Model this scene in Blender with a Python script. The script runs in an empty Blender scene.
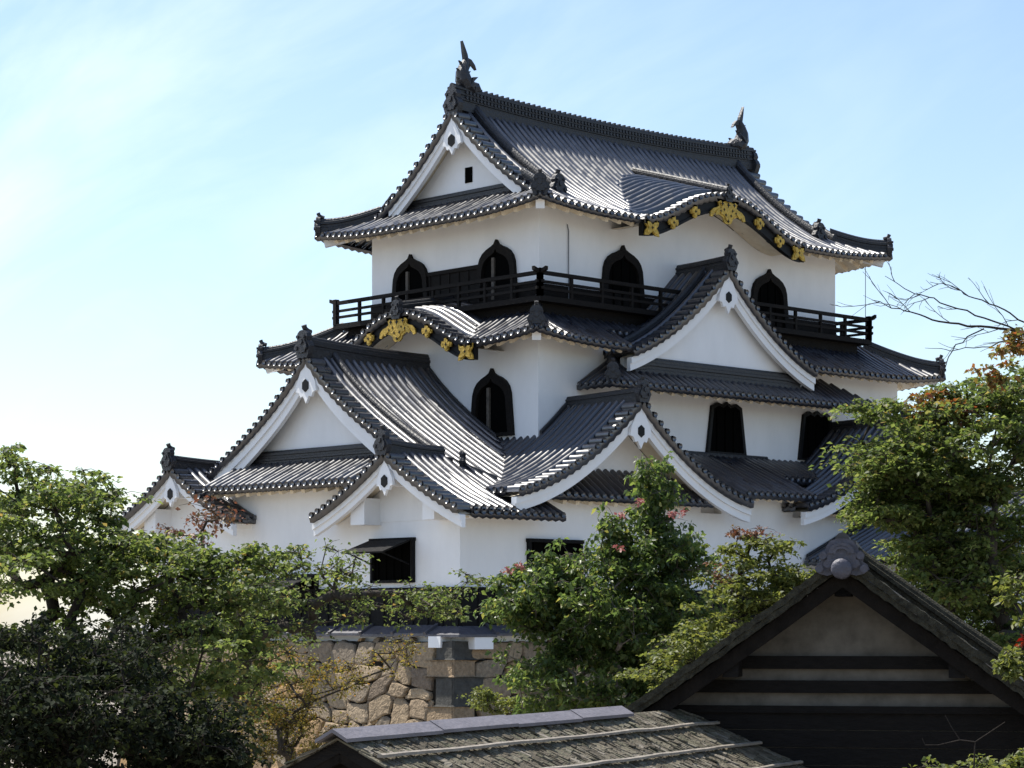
import bpy, math, random
import numpy as np
from mathutils import Vector

random.seed(7)
RNG = np.random.default_rng(11)
scene = bpy.context.scene
COL = scene.collection

# ------------------------------------------------------------------ camera, sky, sun, exposure
F = 2348.0; CX = 512.0; YH = 625.0                 # focal length (px), principal column, horizon row
ALPHA = math.radians(43.8)                         # heading of the camera relative to the keep's axes
UX, UD = math.cos(ALPHA), math.sin(ALPHA)          # keep's x axis in (right, forward)
VX, VD = -math.sin(ALPHA), math.cos(ALPHA)         # keep's y axis in (right, forward)
D0 = 64.0; X0 = (460 - CX) * D0 / F                # the keep's near corner in (right, forward)
CAM = np.array([-(X0 * UX + D0 * UD), -(X0 * VX + D0 * VD)])


def cw(X, D, z=0.0):
    """(right, forward, up) from the photographer -> world"""
    return np.array([CAM[0] + X * UX + D * UD, CAM[1] + X * VX + D * VD, z])


def pw(px, py, D):
    return cw((px - CX) * D / F, D, (YH - py) * D / F)


cam = bpy.data.cameras.new('camera')
cam_o = bpy.data.objects.new('camera', cam)
COL.objects.link(cam_o)
cam_o.location = (CAM[0], CAM[1], 0)
cam_o.rotation_euler = (math.radians(90), 0, -math.atan2(UD, VD))
cam.sensor_width = 36
cam.lens = F / 1024 * 36
cam.shift_y = (YH - 384) / 1024
cam.clip_end = 5000
scene.camera = cam_o

SUN = Vector((-0.13, 0.60, 1.0)).normalized()
world = bpy.data.worlds.new('World')
scene.world = world
world.use_nodes = True
nt = world.node_tree
bg = nt.nodes['Background']
sky = nt.nodes.new('ShaderNodeTexSky')
sky.sky_type = 'NISHITA'
sky.sun_disc = False
sky.sun_elevation = math.asin(SUN.z)
sky.sun_rotation = math.atan2(SUN.x, SUN.y)
sky.air_density = 1.0
sky.dust_density = 0.9
sky.ozone_density = 1.6
# thin cirrus: white streaks laid over the sky by direction
tc = nt.nodes.new('ShaderNodeTexCoord')


def sky_axis(vec, k):
    d = nt.nodes.new('ShaderNodeVectorMath')
    d.operation = 'DOT_PRODUCT'
    d.inputs[1].default_value = tuple(c * k for c in vec)
    nt.links.new(tc.outputs['Generated'], d.inputs[0])
    return d.outputs['Value']


ax = nt.nodes.new('ShaderNodeCombineXYZ')           # the streaks run along one slanting direction of the sky
nt.links.new(sky_axis((0.63, -0.60, 0.49), 5.0), ax.inputs[0])
nt.links.new(sky_axis((-0.354, 0.339, 0.87), 17.0), ax.inputs[1])
nt.links.new(sky_axis((0.692, 0.722, 0.0), 4.0), ax.inputs[2])
nz = nt.nodes.new('ShaderNodeTexNoise')
nz.inputs['Scale'].default_value = 1.0
nz.inputs['Detail'].default_value = 8
nz.inputs['Roughness'].default_value = 0.55
nz.inputs['Distortion'].default_value = 0.4
rp = nt.nodes.new('ShaderNodeValToRGB')
rp.color_ramp.elements[0].position = 0.44
rp.color_ramp.elements[0].color = (0, 0, 0, 1)
rp.color_ramp.elements[1].position = 0.76
rp.color_ramp.elements[1].color = (0.5, 0.5, 0.5, 1)
mx = nt.nodes.new('ShaderNodeMix')
mx.data_type = 'RGBA'
mx.inputs['B'].default_value = (6.6, 7.2, 7.9, 1)
nt.links.new(ax.outputs['Vector'], nz.inputs['Vector'])
nt.links.new(nz.outputs['Fac'], rp.inputs['Fac'])
mk = nt.nodes.new('ShaderNodeMapRange')
mk.inputs['From Min'].default_value = 0.16
mk.inputs['From Max'].default_value = -0.20
mk.inputs['To Min'].default_value = 0.22
mk.inputs['To Max'].default_value = 1.0
nt.links.new(sky_axis((UX, VX, 0.0), 1.0), mk.inputs['Value'])
mm_ = nt.nodes.new('ShaderNodeMath')
mm_.operation = 'MULTIPLY'
nt.links.new(rp.outputs['Color'], mm_.inputs[0])
nt.links.new(mk.outputs['Result'], mm_.inputs[1])
nt.links.new(mm_.outputs[0], mx.inputs['Factor'])
nt.links.new(sky.outputs['Color'], mx.inputs['A'])
nt.links.new(mx.outputs['Result'], bg.inputs['Color'])
bg.inputs['Strength'].default_value = 0.13

sun = bpy.data.lights.new('sun', 'SUN')
sun.energy = 5.0
sun.angle = math.radians(0.5)
sun.color = (1.0, 0.95, 0.86)
sun_o = bpy.data.objects.new('sun', sun)
COL.objects.link(sun_o)
sun_o.rotation_euler = SUN.to_track_quat('Z', 'Y').to_euler()
sun_o.location = (0, 30, 60)

scene.render.engine = 'CYCLES'
scene.view_settings.view_transform = 'Standard'
scene.view_settings.look = 'None'
scene.view_settings.exposure = 0.6
scene.view_settings.gamma = 1.0

# ------------------------------------------------------------------ materials


def material(name, color, rough=0.7, vary=0.0, scale=3.0, bump=0.0, bscale=20.0, metallic=0.0, island=None,
             spec=0.5, coords='Object', stretch=None, second=None, transl=0.0):
    m = bpy.data.materials.new(name)
    m.use_nodes = True
    n, l = m.node_tree.nodes, m.node_tree.links
    b = n['Principled BSDF']
    b.inputs['Base Color'].default_value = (*color, 1)
    b.inputs['Roughness'].default_value = rough
    b.inputs['Metallic'].default_value = metallic
    b.inputs['Specular IOR Level'].default_value = spec
    t = n.new('ShaderNodeTexCoord')
    mapp = n.new('ShaderNodeMapping')
    l.new(t.outputs[coords], mapp.inputs['Vector'])
    if stretch:
        mapp.inputs['Scale'].default_value = stretch
    col = None
    if island:                                     # a colour of its own for every leaf, stone or shingle
        g = n.new('ShaderNodeNewGeometry')
        r = n.new('ShaderNodeValToRGB')
        els = r.color_ramp.elements
        while len(els) < len(island):
            els.new(0.5)
        for i, (p, c) in enumerate(island):
            els[i].position = p
            els[i].color = (*c, 1)
        l.new(g.outputs['Random Per Island'], r.inputs['Fac'])
        col = r.outputs['Color']
    if vary > 0:
        q = n.new('ShaderNodeTexNoise')
        q.inputs['Scale'].default_value = scale
        q.inputs['Detail'].default_value = 6
        q.inputs['Roughness'].default_value = 0.65
        l.new(mapp.outputs['Vector'], q.inputs['Vector'])
        mm = n.new('ShaderNodeMix')
        mm.data_type = 'RGBA'
        rr = n.new('ShaderNodeValToRGB')
        rr.color_ramp.elements[0].position = 0.35
        rr.color_ramp.elements[1].position = 0.72
        l.new(q.outputs['Fac'], rr.inputs['Fac'])
        l.new(rr.outputs['Color'], mm.inputs['Factor'])
        c2 = second if second else tuple(c * (1 - vary) for c in color)
        if col is None:
            mm.inputs['A'].default_value = (*color, 1)
            mm.inputs['B'].default_value = (*c2, 1)
        else:
            l.new(col, mm.inputs['A'])
            mu = n.new('ShaderNodeMix')
            mu.data_type = 'RGBA'
            mu.blend_type = 'MULTIPLY'
            mu.inputs['Factor'].default_value = 1
            l.new(col, mu.inputs['A'])
            k = 1 - vary
            mu.inputs['B'].default_value = (k, k, k, 1)
            l.new(mu.outputs['Result'], mm.inputs['B'])
        col = mm.outputs['Result']
    if col is not None:
        l.new(col, b.inputs['Base Color'])
    if bump > 0:
        q = n.new('ShaderNodeTexNoise')
        q.inputs['Scale'].default_value = bscale
        q.inputs['Detail'].default_value = 5
        l.new(mapp.outputs['Vector'], q.inputs['Vector'])
        bb = n.new('ShaderNodeBump')
        bb.inputs['Strength'].default_value = bump
        bb.inputs['Distance'].default_value = 0.05
        l.new(q.outputs['Fac'], bb.inputs['Height'])
        l.new(bb.outputs['Normal'], b.inputs['Normal'])
    if transl > 0:                                 # light through thin leaves
        tr = n.new('ShaderNodeBsdfTranslucent')
        hs = n.new('ShaderNodeHueSaturation')
        hs.inputs['Saturation'].default_value = 1.15
        hs.inputs['Value'].default_value = 2.3
        hs.inputs['Hue'].default_value = 0.485
        if col is not None:
            l.new(col, hs.inputs['Color'])
        else:
            hs.inputs['Color'].default_value = (*color, 1)
        l.new(hs.outputs['Color'], tr.inputs['Color'])
        mxs = n.new('ShaderNodeMixShader')
        mxs.inputs['Fac'].default_value = transl
        l.new(b.outputs['BSDF'], mxs.inputs[1])
        l.new(tr.outputs['BSDF'], mxs.inputs[2])
        l.new(mxs.outputs['Shader'], n['Material Output'].inputs['Surface'])
    return m


def tile_material(name, c1, c2, rough, ior):
    """fired tile: u runs along the eave, v up the slope; the courses lap every 0.26 m"""
    m = material(name, c1, rough, vary=1.0, scale=2.5, second=c2)
    n, l = m.node_tree.nodes, m.node_tree.links
    b = n['Principled BSDF']
    b.inputs['IOR'].default_value = ior
    uv = n.new('ShaderNodeUVMap')
    sp = n.new('ShaderNodeSeparateXYZ')
    l.new(uv.outputs['UV'], sp.inputs['Vector'])
    dv = n.new('ShaderNodeMath'); dv.operation = 'DIVIDE'; dv.inputs[1].default_value = 0.26
    fr = n.new('ShaderNodeMath'); fr.operation = 'FRACT'
    l.new(sp.outputs['Y'], dv.inputs[0])
    l.new(dv.outputs[0], fr.inputs[0])
    bp = n.new('ShaderNodeBump')
    bp.inputs['Strength'].default_value = 0.55
    bp.inputs['Distance'].default_value = 0.03
    bp.invert = True
    l.new(fr.outputs[0], bp.inputs['Height'])
    l.new(bp.outputs['Normal'], b.inputs['Normal'])
    # every tile takes the fire a little differently
    fl = n.new('ShaderNodeMath'); fl.operation = 'FLOOR'
    l.new(dv.outputs[0], fl.inputs[0])
    dx = n.new('ShaderNodeMath'); dx.operation = 'DIVIDE'; dx.inputs[1].default_value = 0.29
    l.new(sp.outputs['X'], dx.inputs[0])
    fx = n.new('ShaderNodeMath'); fx.operation = 'FLOOR'
    l.new(dx.outputs[0], fx.inputs[0])
    cb = n.new('ShaderNodeCombineXYZ')
    l.new(fx.outputs[0], cb.inputs[0]); l.new(fl.outputs[0], cb.inputs[1])
    wn = n.new('ShaderNodeTexWhiteNoise'); wn.noise_dimensions = '2D'
    l.new(cb.outputs[0], wn.inputs['Vector'])
    mr = n.new('ShaderNodeMapRange')
    mr.inputs['To Min'].default_value = rough - 0.09
    mr.inputs['To Max'].default_value = rough + 0.12
    l.new(wn.outputs['Value'], mr.inputs['Value'])
    l.new(mr.outputs['Result'], b.inputs['Roughness'])
    return m


TILE = tile_material('roof_tile', (0.020, 0.022, 0.032), (0.009, 0.010, 0.016), 0.36, 2.05)
OLDTILE = tile_material('weathered_tile', (0.060, 0.056, 0.054), (0.030, 0.030, 0.026), 0.62, 1.5)
RIDGE = material('ridge_tile', (0.022, 0.023, 0.028), 0.5, vary=0.6, scale=9, bump=0.5, bscale=14)
ORN = material('ornament_tile', (0.024, 0.025, 0.031), 0.5, vary=0.5, scale=8, bump=0.5, bscale=18)
ORN2 = material('grey_ornament_tile', (0.085, 0.082, 0.105), 0.55, vary=0.5, scale=8, bump=0.4, bscale=18)
PLASTER = material('white_plaster', (0.855, 0.865, 0.885), 0.85, vary=0.09, scale=0.9, bump=0.2, bscale=5, spec=0.2, stretch=(1.0, 1.0, 0.45))
SOFFIT = material('eave_plaster', (0.80, 0.73, 0.60), 0.9, vary=0.25, scale=2.5, spec=0.2, second=(0.66, 0.56, 0.42))  # warm light bounced up under the eaves is put into this tan
CREAM = material('shaded_old_plaster', (0.155, 0.138, 0.115), 0.9, vary=0.5, scale=3.0, bump=0.2, bscale=8, spec=0.2)  # shade over the storehouse is put into this dark base; stains vary it
BLACK = material('black_lacquer', (0.010, 0.010, 0.011), 0.5, spec=0.15, vary=0.4, scale=5)
BOARDS = material('black_boards', (0.009, 0.009, 0.010), 0.75, spec=0.15, vary=0.5, scale=8, bump=0.4, bscale=10, stretch=(6, 6, 0.6))
DARKWOOD = material('dark_wood', (0.012, 0.010, 0.009), 0.75, spec=0.15, vary=0.5, scale=6, bump=0.4, bscale=14, stretch=(1, 1, 4))
OLDWOOD = material('weathered_wood', (0.11, 0.095, 0.08), 0.8, vary=0.5, scale=7, bump=0.4, bscale=16)
VOID = material('dark_interior', (0.004, 0.004, 0.004), 0.9, spec=0.0)  # near-black stands in for the deep shade inside openings and on their bars
GOLD = material('gilding', (0.62, 0.40, 0.065), 0.42, vary=0.55, scale=9, metallic=0.5, bump=0.7, bscale=16)
STONE = material('wall_stone', (0.3, 0.26, 0.2), 0.9, vary=0.5, scale=9, bump=0.9, bscale=16, spec=0.2, island=[
    (0.0, (0.20, 0.155, 0.115)), (0.25, (0.33, 0.25, 0.165)), (0.45, (0.39, 0.30, 0.20)), (0.62, (0.25, 0.205, 0.155)),
    (0.8, (0.39, 0.275, 0.165)), (0.93, (0.46, 0.295, 0.14)), (1.0, (0.21, 0.185, 0.155))])
ASHLAR = material('grey_corner_stone', (0.075, 0.073, 0.066), 0.9, vary=0.5, scale=5, bump=0.8, bscale=8, spec=0.25)  # grey stone; shade on the right-hand faces is darkened into the colour
GAP = material('joint_earth', (0.022, 0.019, 0.015), 0.95, vary=0.4, scale=8, spec=0.1)
BARK = material('bark', (0.075, 0.062, 0.050), 0.9, vary=0.5, scale=10, bump=0.5, bscale=25, stretch=(1, 1, 0.3), spec=0.2)
DARKBARK = material('dark_bark', (0.045, 0.036, 0.030), 0.9, vary=0.5, scale=10, bump=0.4, bscale=25, spec=0.2)
PALEBARK = material('pale_bark', (0.22, 0.19, 0.16), 0.9, vary=0.5, scale=10, bump=0.4, bscale=25, spec=0.2)
SHINGLE = material('bark_shingle', (0.10, 0.085, 0.07), 0.9, vary=0.45, scale=9, bump=0.6, bscale=30, spec=0.2, island=[
    (0.0, (0.085, 0.072, 0.052)), (0.3, (0.14, 0.12, 0.088)), (0.55, (0.19, 0.165, 0.12)), (0.8, (0.12, 0.115, 0.075)),
    (1.0, (0.28, 0.245, 0.20))])
MOSSY = material('mossy_bark', (0.030, 0.028, 0.022), 0.95, vary=0.7, scale=14, bump=0.9, bscale=40, spec=0.1, second=(0.075, 0.07, 0.05))
BATTEN = material('split_batten', (0.34, 0.30, 0.25), 0.85, vary=0.45, scale=6, bump=0.4, bscale=20, spec=0.2)
CAPWOOD = material('ridge_board', (0.19, 0.175, 0.19), 0.6, vary=0.3, scale=3, bump=0.25, bscale=18, stretch=(1, 1, 1), spec=0.4)
GRAVEL = material('gravel_ground', (0.27, 0.24, 0.20), 0.95, vary=0.35, scale=0.6, bump=0.3, bscale=30, spec=0.1)
EARTH = material('earth_bank', (0.16, 0.14, 0.09), 0.95, vary=0.5, scale=0.8, bump=0.4, bscale=5, spec=0.1)
BLACKISHWOOD = material('blackish_wood', (0.016, 0.013, 0.011), 0.85, vary=0.5, scale=6, bump=0.5, bscale=14, spec=0.1)  # near-black wood of the storehouse bargeboard and the gate end
SLATE = material('grey_slab_tile', (0.085, 0.085, 0.105), 0.5, vary=0.5, scale=5, bump=0.3, bscale=12)
CABLE = material('grey_cable', (0.12, 0.13, 0.15), 0.6)


def leaves(name, cols, transl=0.48, rough=0.5):
    return material(name, cols[0][1], rough, island=cols, transl=transl, spec=0.3)


LEAF_MAPLE = leaves('maple_leaf', [(0, (0.044, 0.067, 0.022)), (0.4, (0.073, 0.103, 0.031)), (0.75, (0.106, 0.140, 0.045)),
                                   (0.96, (0.142, 0.160, 0.056)), (1, (0.194, 0.148, 0.053))])
LEAF_DARK = leaves('dark_leaf', [(0, (0.007, 0.010, 0.005)), (0.6, (0.014, 0.020, 0.008)), (0.93, (0.030, 0.042, 0.014)), (1, (0.06, 0.075, 0.02))], 0.2, 0.9)  # shade over the corner tree is put into these near-black leaf colours
LEAF_YELLOW = leaves('yellowing_leaf', [(0, (0.079, 0.081, 0.021)), (0.5, (0.128, 0.115, 0.031)), (0.85, (0.171, 0.138, 0.039)),
                                        (1, (0.183, 0.103, 0.036))])
LEAF_MYRTLE = leaves('myrtle_leaf', [(0, (0.042, 0.068, 0.024)), (0.5, (0.067, 0.104, 0.034)), (0.9, (0.110, 0.148, 0.046)),
                                     (1, (0.177, 0.180, 0.055))], 0.46, 0.36)
LEAF_LIGHT = leaves('light_leaf', [(0, (0.061, 0.082, 0.023)), (0.5, (0.100, 0.122, 0.035)), (1, (0.146, 0.158, 0.048))], 0.4)
LEAF_AUTUMN = leaves('autumn_leaf', [(0, (0.085, 0.09, 0.025)), (0.4, (0.12, 0.10, 0.03)), (0.8, (0.16, 0.095, 0.035)),
                                     (1, (0.18, 0.07, 0.035))], 0.42)
LEAF_RED = leaves('russet_leaf', [(0, (0.11, 0.065, 0.03)), (0.6, (0.15, 0.07, 0.045)), (1, (0.10, 0.085, 0.03))], 0.25)
PINK = leaves('pink_flower', [(0, (0.28, 0.10, 0.09)), (1, (0.40, 0.19, 0.17))], 0.12)

# ------------------------------------------------------------------ mesh building


class MB:
    def __init__(self):
        self.v, self.f, self.uv = [], [], []

    def add(self, vs, fs, uvs=None):
        o = len(self.v)
        self.v.extend([tuple(map(float, p)) for p in vs])
        self.uv.extend(uvs if uvs is not None else [(0.0, 0.0)] * len(vs))
        self.f.extend([tuple(i + o for i in q) for q in fs])

    def box(self, c, half, ax=None):
        c = np.array(c, float)
        if ax is None:
            ax = np.eye(3)
        ax = [np.array(a, float) for a in ax]
        vs = []
        for i in (-1, 1):
            for j in (-1, 1):
                for k in (-1, 1):
                    vs.append(c + ax[0] * half[0] * i + ax[1] * half[1] * j + ax[2] * half[2] * k)
        self.add(vs, [(0, 1, 3, 2), (4, 6, 7, 5), (0, 4, 5, 1), (2, 3, 7, 6), (0, 2, 6, 4), (1, 5, 7, 3)])

    def bar(self, a, b, w, h, up=(0, 0, 1)):
        a, b = np.array(a, float), np.array(b, float)
        t = b - a
        L = np.linalg.norm(t)
        t /= L
        u = np.array(up, float)
        s = np.cross(t, u); s /= np.linalg.norm(s)
        u = np.cross(s, t)
        self.box((a + b) / 2, (L / 2, w / 2, h / 2), (t, s, u))

    def box2(self, lo, hi):
        lo, hi = np.array(lo, float), np.array(hi, float)
        self.box((lo + hi) / 2, (hi - lo) / 2)

    def sweep(self, path, prof, scales=None):
        """profile (lateral, up) carried along a path, kept upright"""
        path = [np.array(p, float) for p in path]
        n, k = len(path), len(prof)
        vs, fs = [], []
        for i, p in enumerate(path):
            t = path[min(i + 1, n - 1)] - path[max(i - 1, 0)]
            th = np.array([t[0], t[1], 0.0]); th /= (np.linalg.norm(th) + 1e-9)
            lat = np.array([th[1], -th[0], 0.0])
            sc = scales[i] if scales else 1.0
            for a, h in prof:
                vs.append(p + lat * a * sc + np.array([0, 0, h * sc]))
        for i in range(n - 1):
            for j in range(k):
                j2 = (j + 1) % k
                fs.append((i * k + j, i * k + j2, (i + 1) * k + j2, (i + 1) * k + j))
        fs.append(tuple(range(k)))
        fs.append(tuple((n - 1) * k + j for j in reversed(range(k))))
        self.add(vs, fs)

    def tube(self, path, radii, n=8, cap=True):
        path = [np.array(p, float) for p in path]
        vs, fs = [], []
        ref = None
        for i, p in enumerate(path):
            t = path[min(i + 1, len(path) - 1)] - path[max(i - 1, 0)]
            t = t / (np.linalg.norm(t) + 1e-9)
            if ref is None:
                ref = np.array([0, 0, 1.0]) if abs(t[2]) < 0.9 else np.array([1.0, 0, 0])
            s = np.cross(t, ref); s /= (np.linalg.norm(s) + 1e-9)
            u = np.cross(s, t)
            ref = u
            for k in range(n):
                a = 2 * math.pi * k / n
                vs.append(p + (s * math.cos(a) + u * math.sin(a)) * radii[i])
        for i in range(len(path) - 1):
            for k in range(n):
                k2 = (k + 1) % n
                fs.append((i * n + k, i * n + k2, (i + 1) * n + k2, (i + 1) * n + k))
        if cap:
            fs.append(tuple(reversed(range(n))))
            fs.append(tuple((len(path) - 1) * n + k for k in range(n)))
        self.add(vs, fs)

    def plate(self, outline, o, ea, en, t0, t1):
        """2-D outline (along ea, up) given thickness from t0 to t1 along en"""
        o, ea, en = np.array(o, float), np.array(ea, float), np.array(en, float)
        k = len(outline)
        z = np.array([0, 0, 1.0])
        vs = [o + ea * a + z * h + en * t0 for a, h in outline] + [o + ea * a + z * h + en * t1 for a, h in outline]
        fs = [tuple(range(k)), tuple(reversed(range(k, 2 * k)))]
        for j in range(k):
            j2 = (j + 1) % k
            fs.append((j, j2, k + j2, k + j))
        self.add(vs, fs)

    def ring(self, outer, inner, o, ea, en, t0, t1):
        o, ea, en = np.array(o, float), np.array(ea, float), np.array(en, float)
        z = np.array([0, 0, 1.0])
        k = len(outer)
        vs = []
        for t in (t0, t1):
            for ol in (outer, inner):
                vs += [o + ea * a + z * h + en * t for a, h in ol]
        fs = []
        for j in range(k):
            j2 = (j + 1) % k
            fs.append((2 * k + j, 2 * k + j2, 3 * k + j2, 3 * k + j))     # front
            fs.append((j, j2, k + j2, k + j))                            # back
            fs.append((j, j2, 2 * k + j2, 2 * k + j))                    # outside
            fs.append((k + j, k + j2, 3 * k + j2, 3 * k + j))            # inside
        self.add(vs, fs)

    def build(self, name, mat, parent=None, smooth=False):
        me = bpy.data.meshes.new(name)
        off = np.zeros(3)
        p = parent
        while p is not None:
            off += np.array(p.location)
            p = p.parent
        vs = np.array(self.v, float).reshape(-1, 3) - off
        me.from_pydata(vs.tolist(), [], self.f)
        if any(u != (0.0, 0.0) for u in self.uv):
            ul = me.uv_layers.new(name='UVMap')
            li = np.zeros(len(me.loops), dtype=np.int32)
            me.loops.foreach_get('vertex_index', li)
            ul.data.foreach_set('uv', np.array(self.uv, dtype=np.float32)[li].ravel())
        if smooth:
            me.polygons.foreach_set('use_smooth', [True] * len(me.polygons))
        me.materials.append(mat)
        me.update()
        o = bpy.data.objects.new(name, me)
        COL.objects.link(o)
        o.parent = parent
        return o


def thing(name, label, cat, loc, group=None):
    o = bpy.data.objects.new(name, None)
    COL.objects.link(o)
    o.location = tuple(map(float, loc))
    o.empty_display_size = 0.5
    o['label'] = label
    o['category'] = cat
    if group:
        o['group'] = group
    return o


def tag(o, label=None, cat=None, group=None, kind=None):
    for k, v in (('label', label), ('category', cat), ('group', group), ('kind', kind)):
        if v:
            o[k] = v
    return o


Z3 = np.array([0, 0, 1.0])


def v3(p, z=0.0):
    return np.array([p[0], p[1], z], float)


rng_t = random.Random(21)


def slope(mb, O, es, ed, s0, s1, z, dmin, dmax, rib=0.285, r=0.100, nseg=9, ends=True, fascia=0.13):
    """tiled slope: half-round ribs running up the slope (along ed) and flat pans between them"""
    O, es, ed = np.array(O, float), np.array(es, float), np.array(ed, float)
    n = max(1, round((s1 - s0) / rib))
    w = (s1 - s0) / n
    r = min(r, w * 0.36)
    prof = [(-w / 2, -0.06), (-r * 1.02, 0.0)]
    prof += [(-r * math.cos(a), r * 1.05 * math.sin(a)) for a in np.linspace(0, math.pi, 7)]
    prof += [(r * 1.02, 0.0), (w / 2, -0.06)]
    k = len(prof)
    fmin = dmin if callable(dmin) else (lambda s: dmin)
    fmax = dmax if callable(dmax) else (lambda s: dmax)
    e = 1e-3
    for i in range(n):
        sc = s0 + (i + 0.5) * w
        jr = rng_t.uniform(0.93, 1.07)
        d0, d1 = fmin(sc), fmax(sc)
        if d1 - d0 < 0.10:
            continue
        vs, uvs = [], []
        L = 0.0
        prev = None
        for j in range(nseg + 1):
            d = d0 + (d1 - d0) * j / nseg
            zc = z(sc, d)
            zs = (z(sc + e, d) - z(sc - e, d)) / (2 * e)
            zd = (z(sc, d + e) - z(sc, d - e)) / (2 * e)
            nrm = v3(-es * zs - ed * zd, 1.0)
            nrm /= np.linalg.norm(nrm)
            if prev is not None:
                L += math.hypot(d - prev[0], zc - prev[1])
            prev = (d, zc)
            jz = rng_t.uniform(-0.007, 0.007) if 0 < j < nseg else 0.0
            for c, b in prof:
                P = v3(O + es * (sc + c) + ed * d, z(sc + c, d)) + nrm * (b * jr + jz)
                vs.append(P)
                uvs.append((sc + 50.0, L + 0.01))
        fs = [(j * k + q, j * k + q + 1, (j + 1) * k + q + 1, (j + 1) * k + q) for j in range(nseg) for q in range(k - 1)
              if q not in (1, k - 3)]
        mb.add(vs, fs, uvs)
        # lower edge: round end tile and the lip of the pans
        zs = (z(sc + e, d0) - z(sc - e, d0)) / (2 * e)
        el = v3(es, zs); el /= np.linalg.norm(el)
        E3 = v3(ed)
        up = np.cross(E3, el); up = up if up[2] > 0 else -up
        base = v3(O + es * sc + ed * d0, z(sc, d0))
        if ends:
            R = r * 0.86
            c = base + up * 0.02
            vs = []
            for t in (-0.045, 0.06):
                for q in range(8):
                    a = 2 * math.pi * (q + 0.5) / 8
                    vs.append(c + E3 * t + el * R * math.cos(a) + up * R * math.sin(a))
            fs = [tuple(range(8))] + [(q, (q + 1) % 8, 8 + (q + 1) % 8, 8 + q) for q in range(8)]
            mb.add(vs, fs, [(sc + 50, 0.13)] * 16)
        if fascia:
            a0 = v3(O + es * (sc - w / 2) + ed * d0, z(sc - w / 2, d0))
            a1 = v3(O + es * (sc + w / 2) + ed * d0, z(sc + w / 2, d0))
            am = base - up * 0.02
            dn = -up * fascia
            dm = -up * (fascia + 0.03)
            b = E3 * 0.14 + Z3 * (z(sc, d0 + 0.14) - z(sc, d0))
            mb.add([a0, am, a1, a1 + dn, am + dm, a0 + dn, a1 + dn + b, a0 + dn + b],
                   [(0, 1, 4, 5), (1, 2, 3, 4), (5, 4, 3, 6, 7)], [(sc + 50, 0.13)] * 8)


def ridge_prof(w, h, layers, cap):
    pts = []
    body = h - cap
    for i in range(layers):
        x = w / 2 if i % 2 == 0 else w / 2 - 0.035
        pts.append((-x, body * i / layers if i else -0.18))
        pts.append((-x, body * (i + 0.82) / layers))
    arc = [(-cap * math.cos(a), body + cap * math.sin(a)) for a in np.linspace(0, math.pi, 7)]
    right = [(-x, hh) for x, hh in reversed(pts)]
    return pts + arc + right


def oni(mb, P, ea, en, sc, horn=True):
    """ridge-end tile: lobed plate with a boss and an upturned round horn on top"""
    half = [(0.0, 0.95), (0.16, 0.93), (0.30, 0.82), (0.36, 0.66), (0.32, 0.52), (0.42, 0.42), (0.50, 0.26), (0.46, 0.10),
            (0.40, -0.06), (0.30, -0.24), (0.14, -0.20), (0.0, -0.26)]
    out = [(a * sc, h * sc) for a, h in half] + [(-a * sc, h * sc) for a, h in reversed(half[1:-1])]
    mb.plate(out, P, ea, en, -0.10 * sc, 0.16 * sc)
    inner = [(a * 0.70, 0.42 * sc + (h - 0.42 * sc) * 0.66) for a, h in out]
    mb.plate(inner, P, ea, en, 0.16 * sc, 0.22 * sc)
    for a, h, q in ((0.0, 0.46, 0.13), (-0.30, 0.20, 0.10), (0.30, 0.20, 0.10), (-0.2, 0.66, 0.07), (0.2, 0.66, 0.07)):
        boss = [((a + q * math.cos(t)) * sc, (h + q * math.sin(t)) * sc) for t in np.linspace(0, 2 * math.pi, 9)[:-1]]
        mb.plate(boss, P, ea, en, 0.16 * sc, 0.28 * sc)
    if horn:
        P, en = np.array(P, float), np.array(en, float)
        a = P + Z3 * 0.88 * sc - en * 0.30 * sc
        path = [a, a + en * 0.18 * sc + Z3 * 0.05 * sc, a + en * 0.30 * sc + Z3 * 0.14 * sc, a + en * 0.36 * sc + Z3 * 0.28 * sc]
        mb.tube(path, [0.12 * sc, 0.12 * sc, 0.11 * sc, 0.12 * sc], 9)


def soffit(mb, O, es, ed, z, s0, s1, dwall, lim=None, drop=0.17, rstep=0.5, rafters=True):
    """plastered underside of an eave with its plastered rafters"""
    O, es, ed = np.array(O, float), np.array(es, float), np.array(ed, float)
    lim = lim or (lambda s: 99)
    n = max(2, int((s1 - s0) / 0.4))
    rows = 4
    vs, fs = [], []
    for i in range(n + 1):
        s = s0 + (s1 - s0) * i / n
        dm = max(min(dwall, lim(s)), 0.10)
        for j in range(rows + 1):
            d = 0.05 + (dm - 0.05) * j / rows
            vs.append(v3(O + es * s + ed * d, z(s, d) - drop))
    for i in range(n):
        for j in range(rows):
            a = i * (rows + 1) + j
            fs.append((a, a + 1, a + rows + 2, a + rows + 1))
    mb.add(vs, fs)
    if rafters:
        m = max(1, int((s1 - s0) / rstep))
        for i in range(m):
            s = s0 + (s1 - s0) * (i + 0.5) / m
            dm = min(dwall, lim(s) - 0.1)
            if dm < 0.45:
                continue
            a = v3(O + es * s + ed * 0.24, z(s, 0.24) - drop - 0.075)
            b = v3(O + es * s + ed * dm, z(s, dm) - drop - 0.075)
            mb.bar(a, b, 0.15, 0.15)


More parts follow.
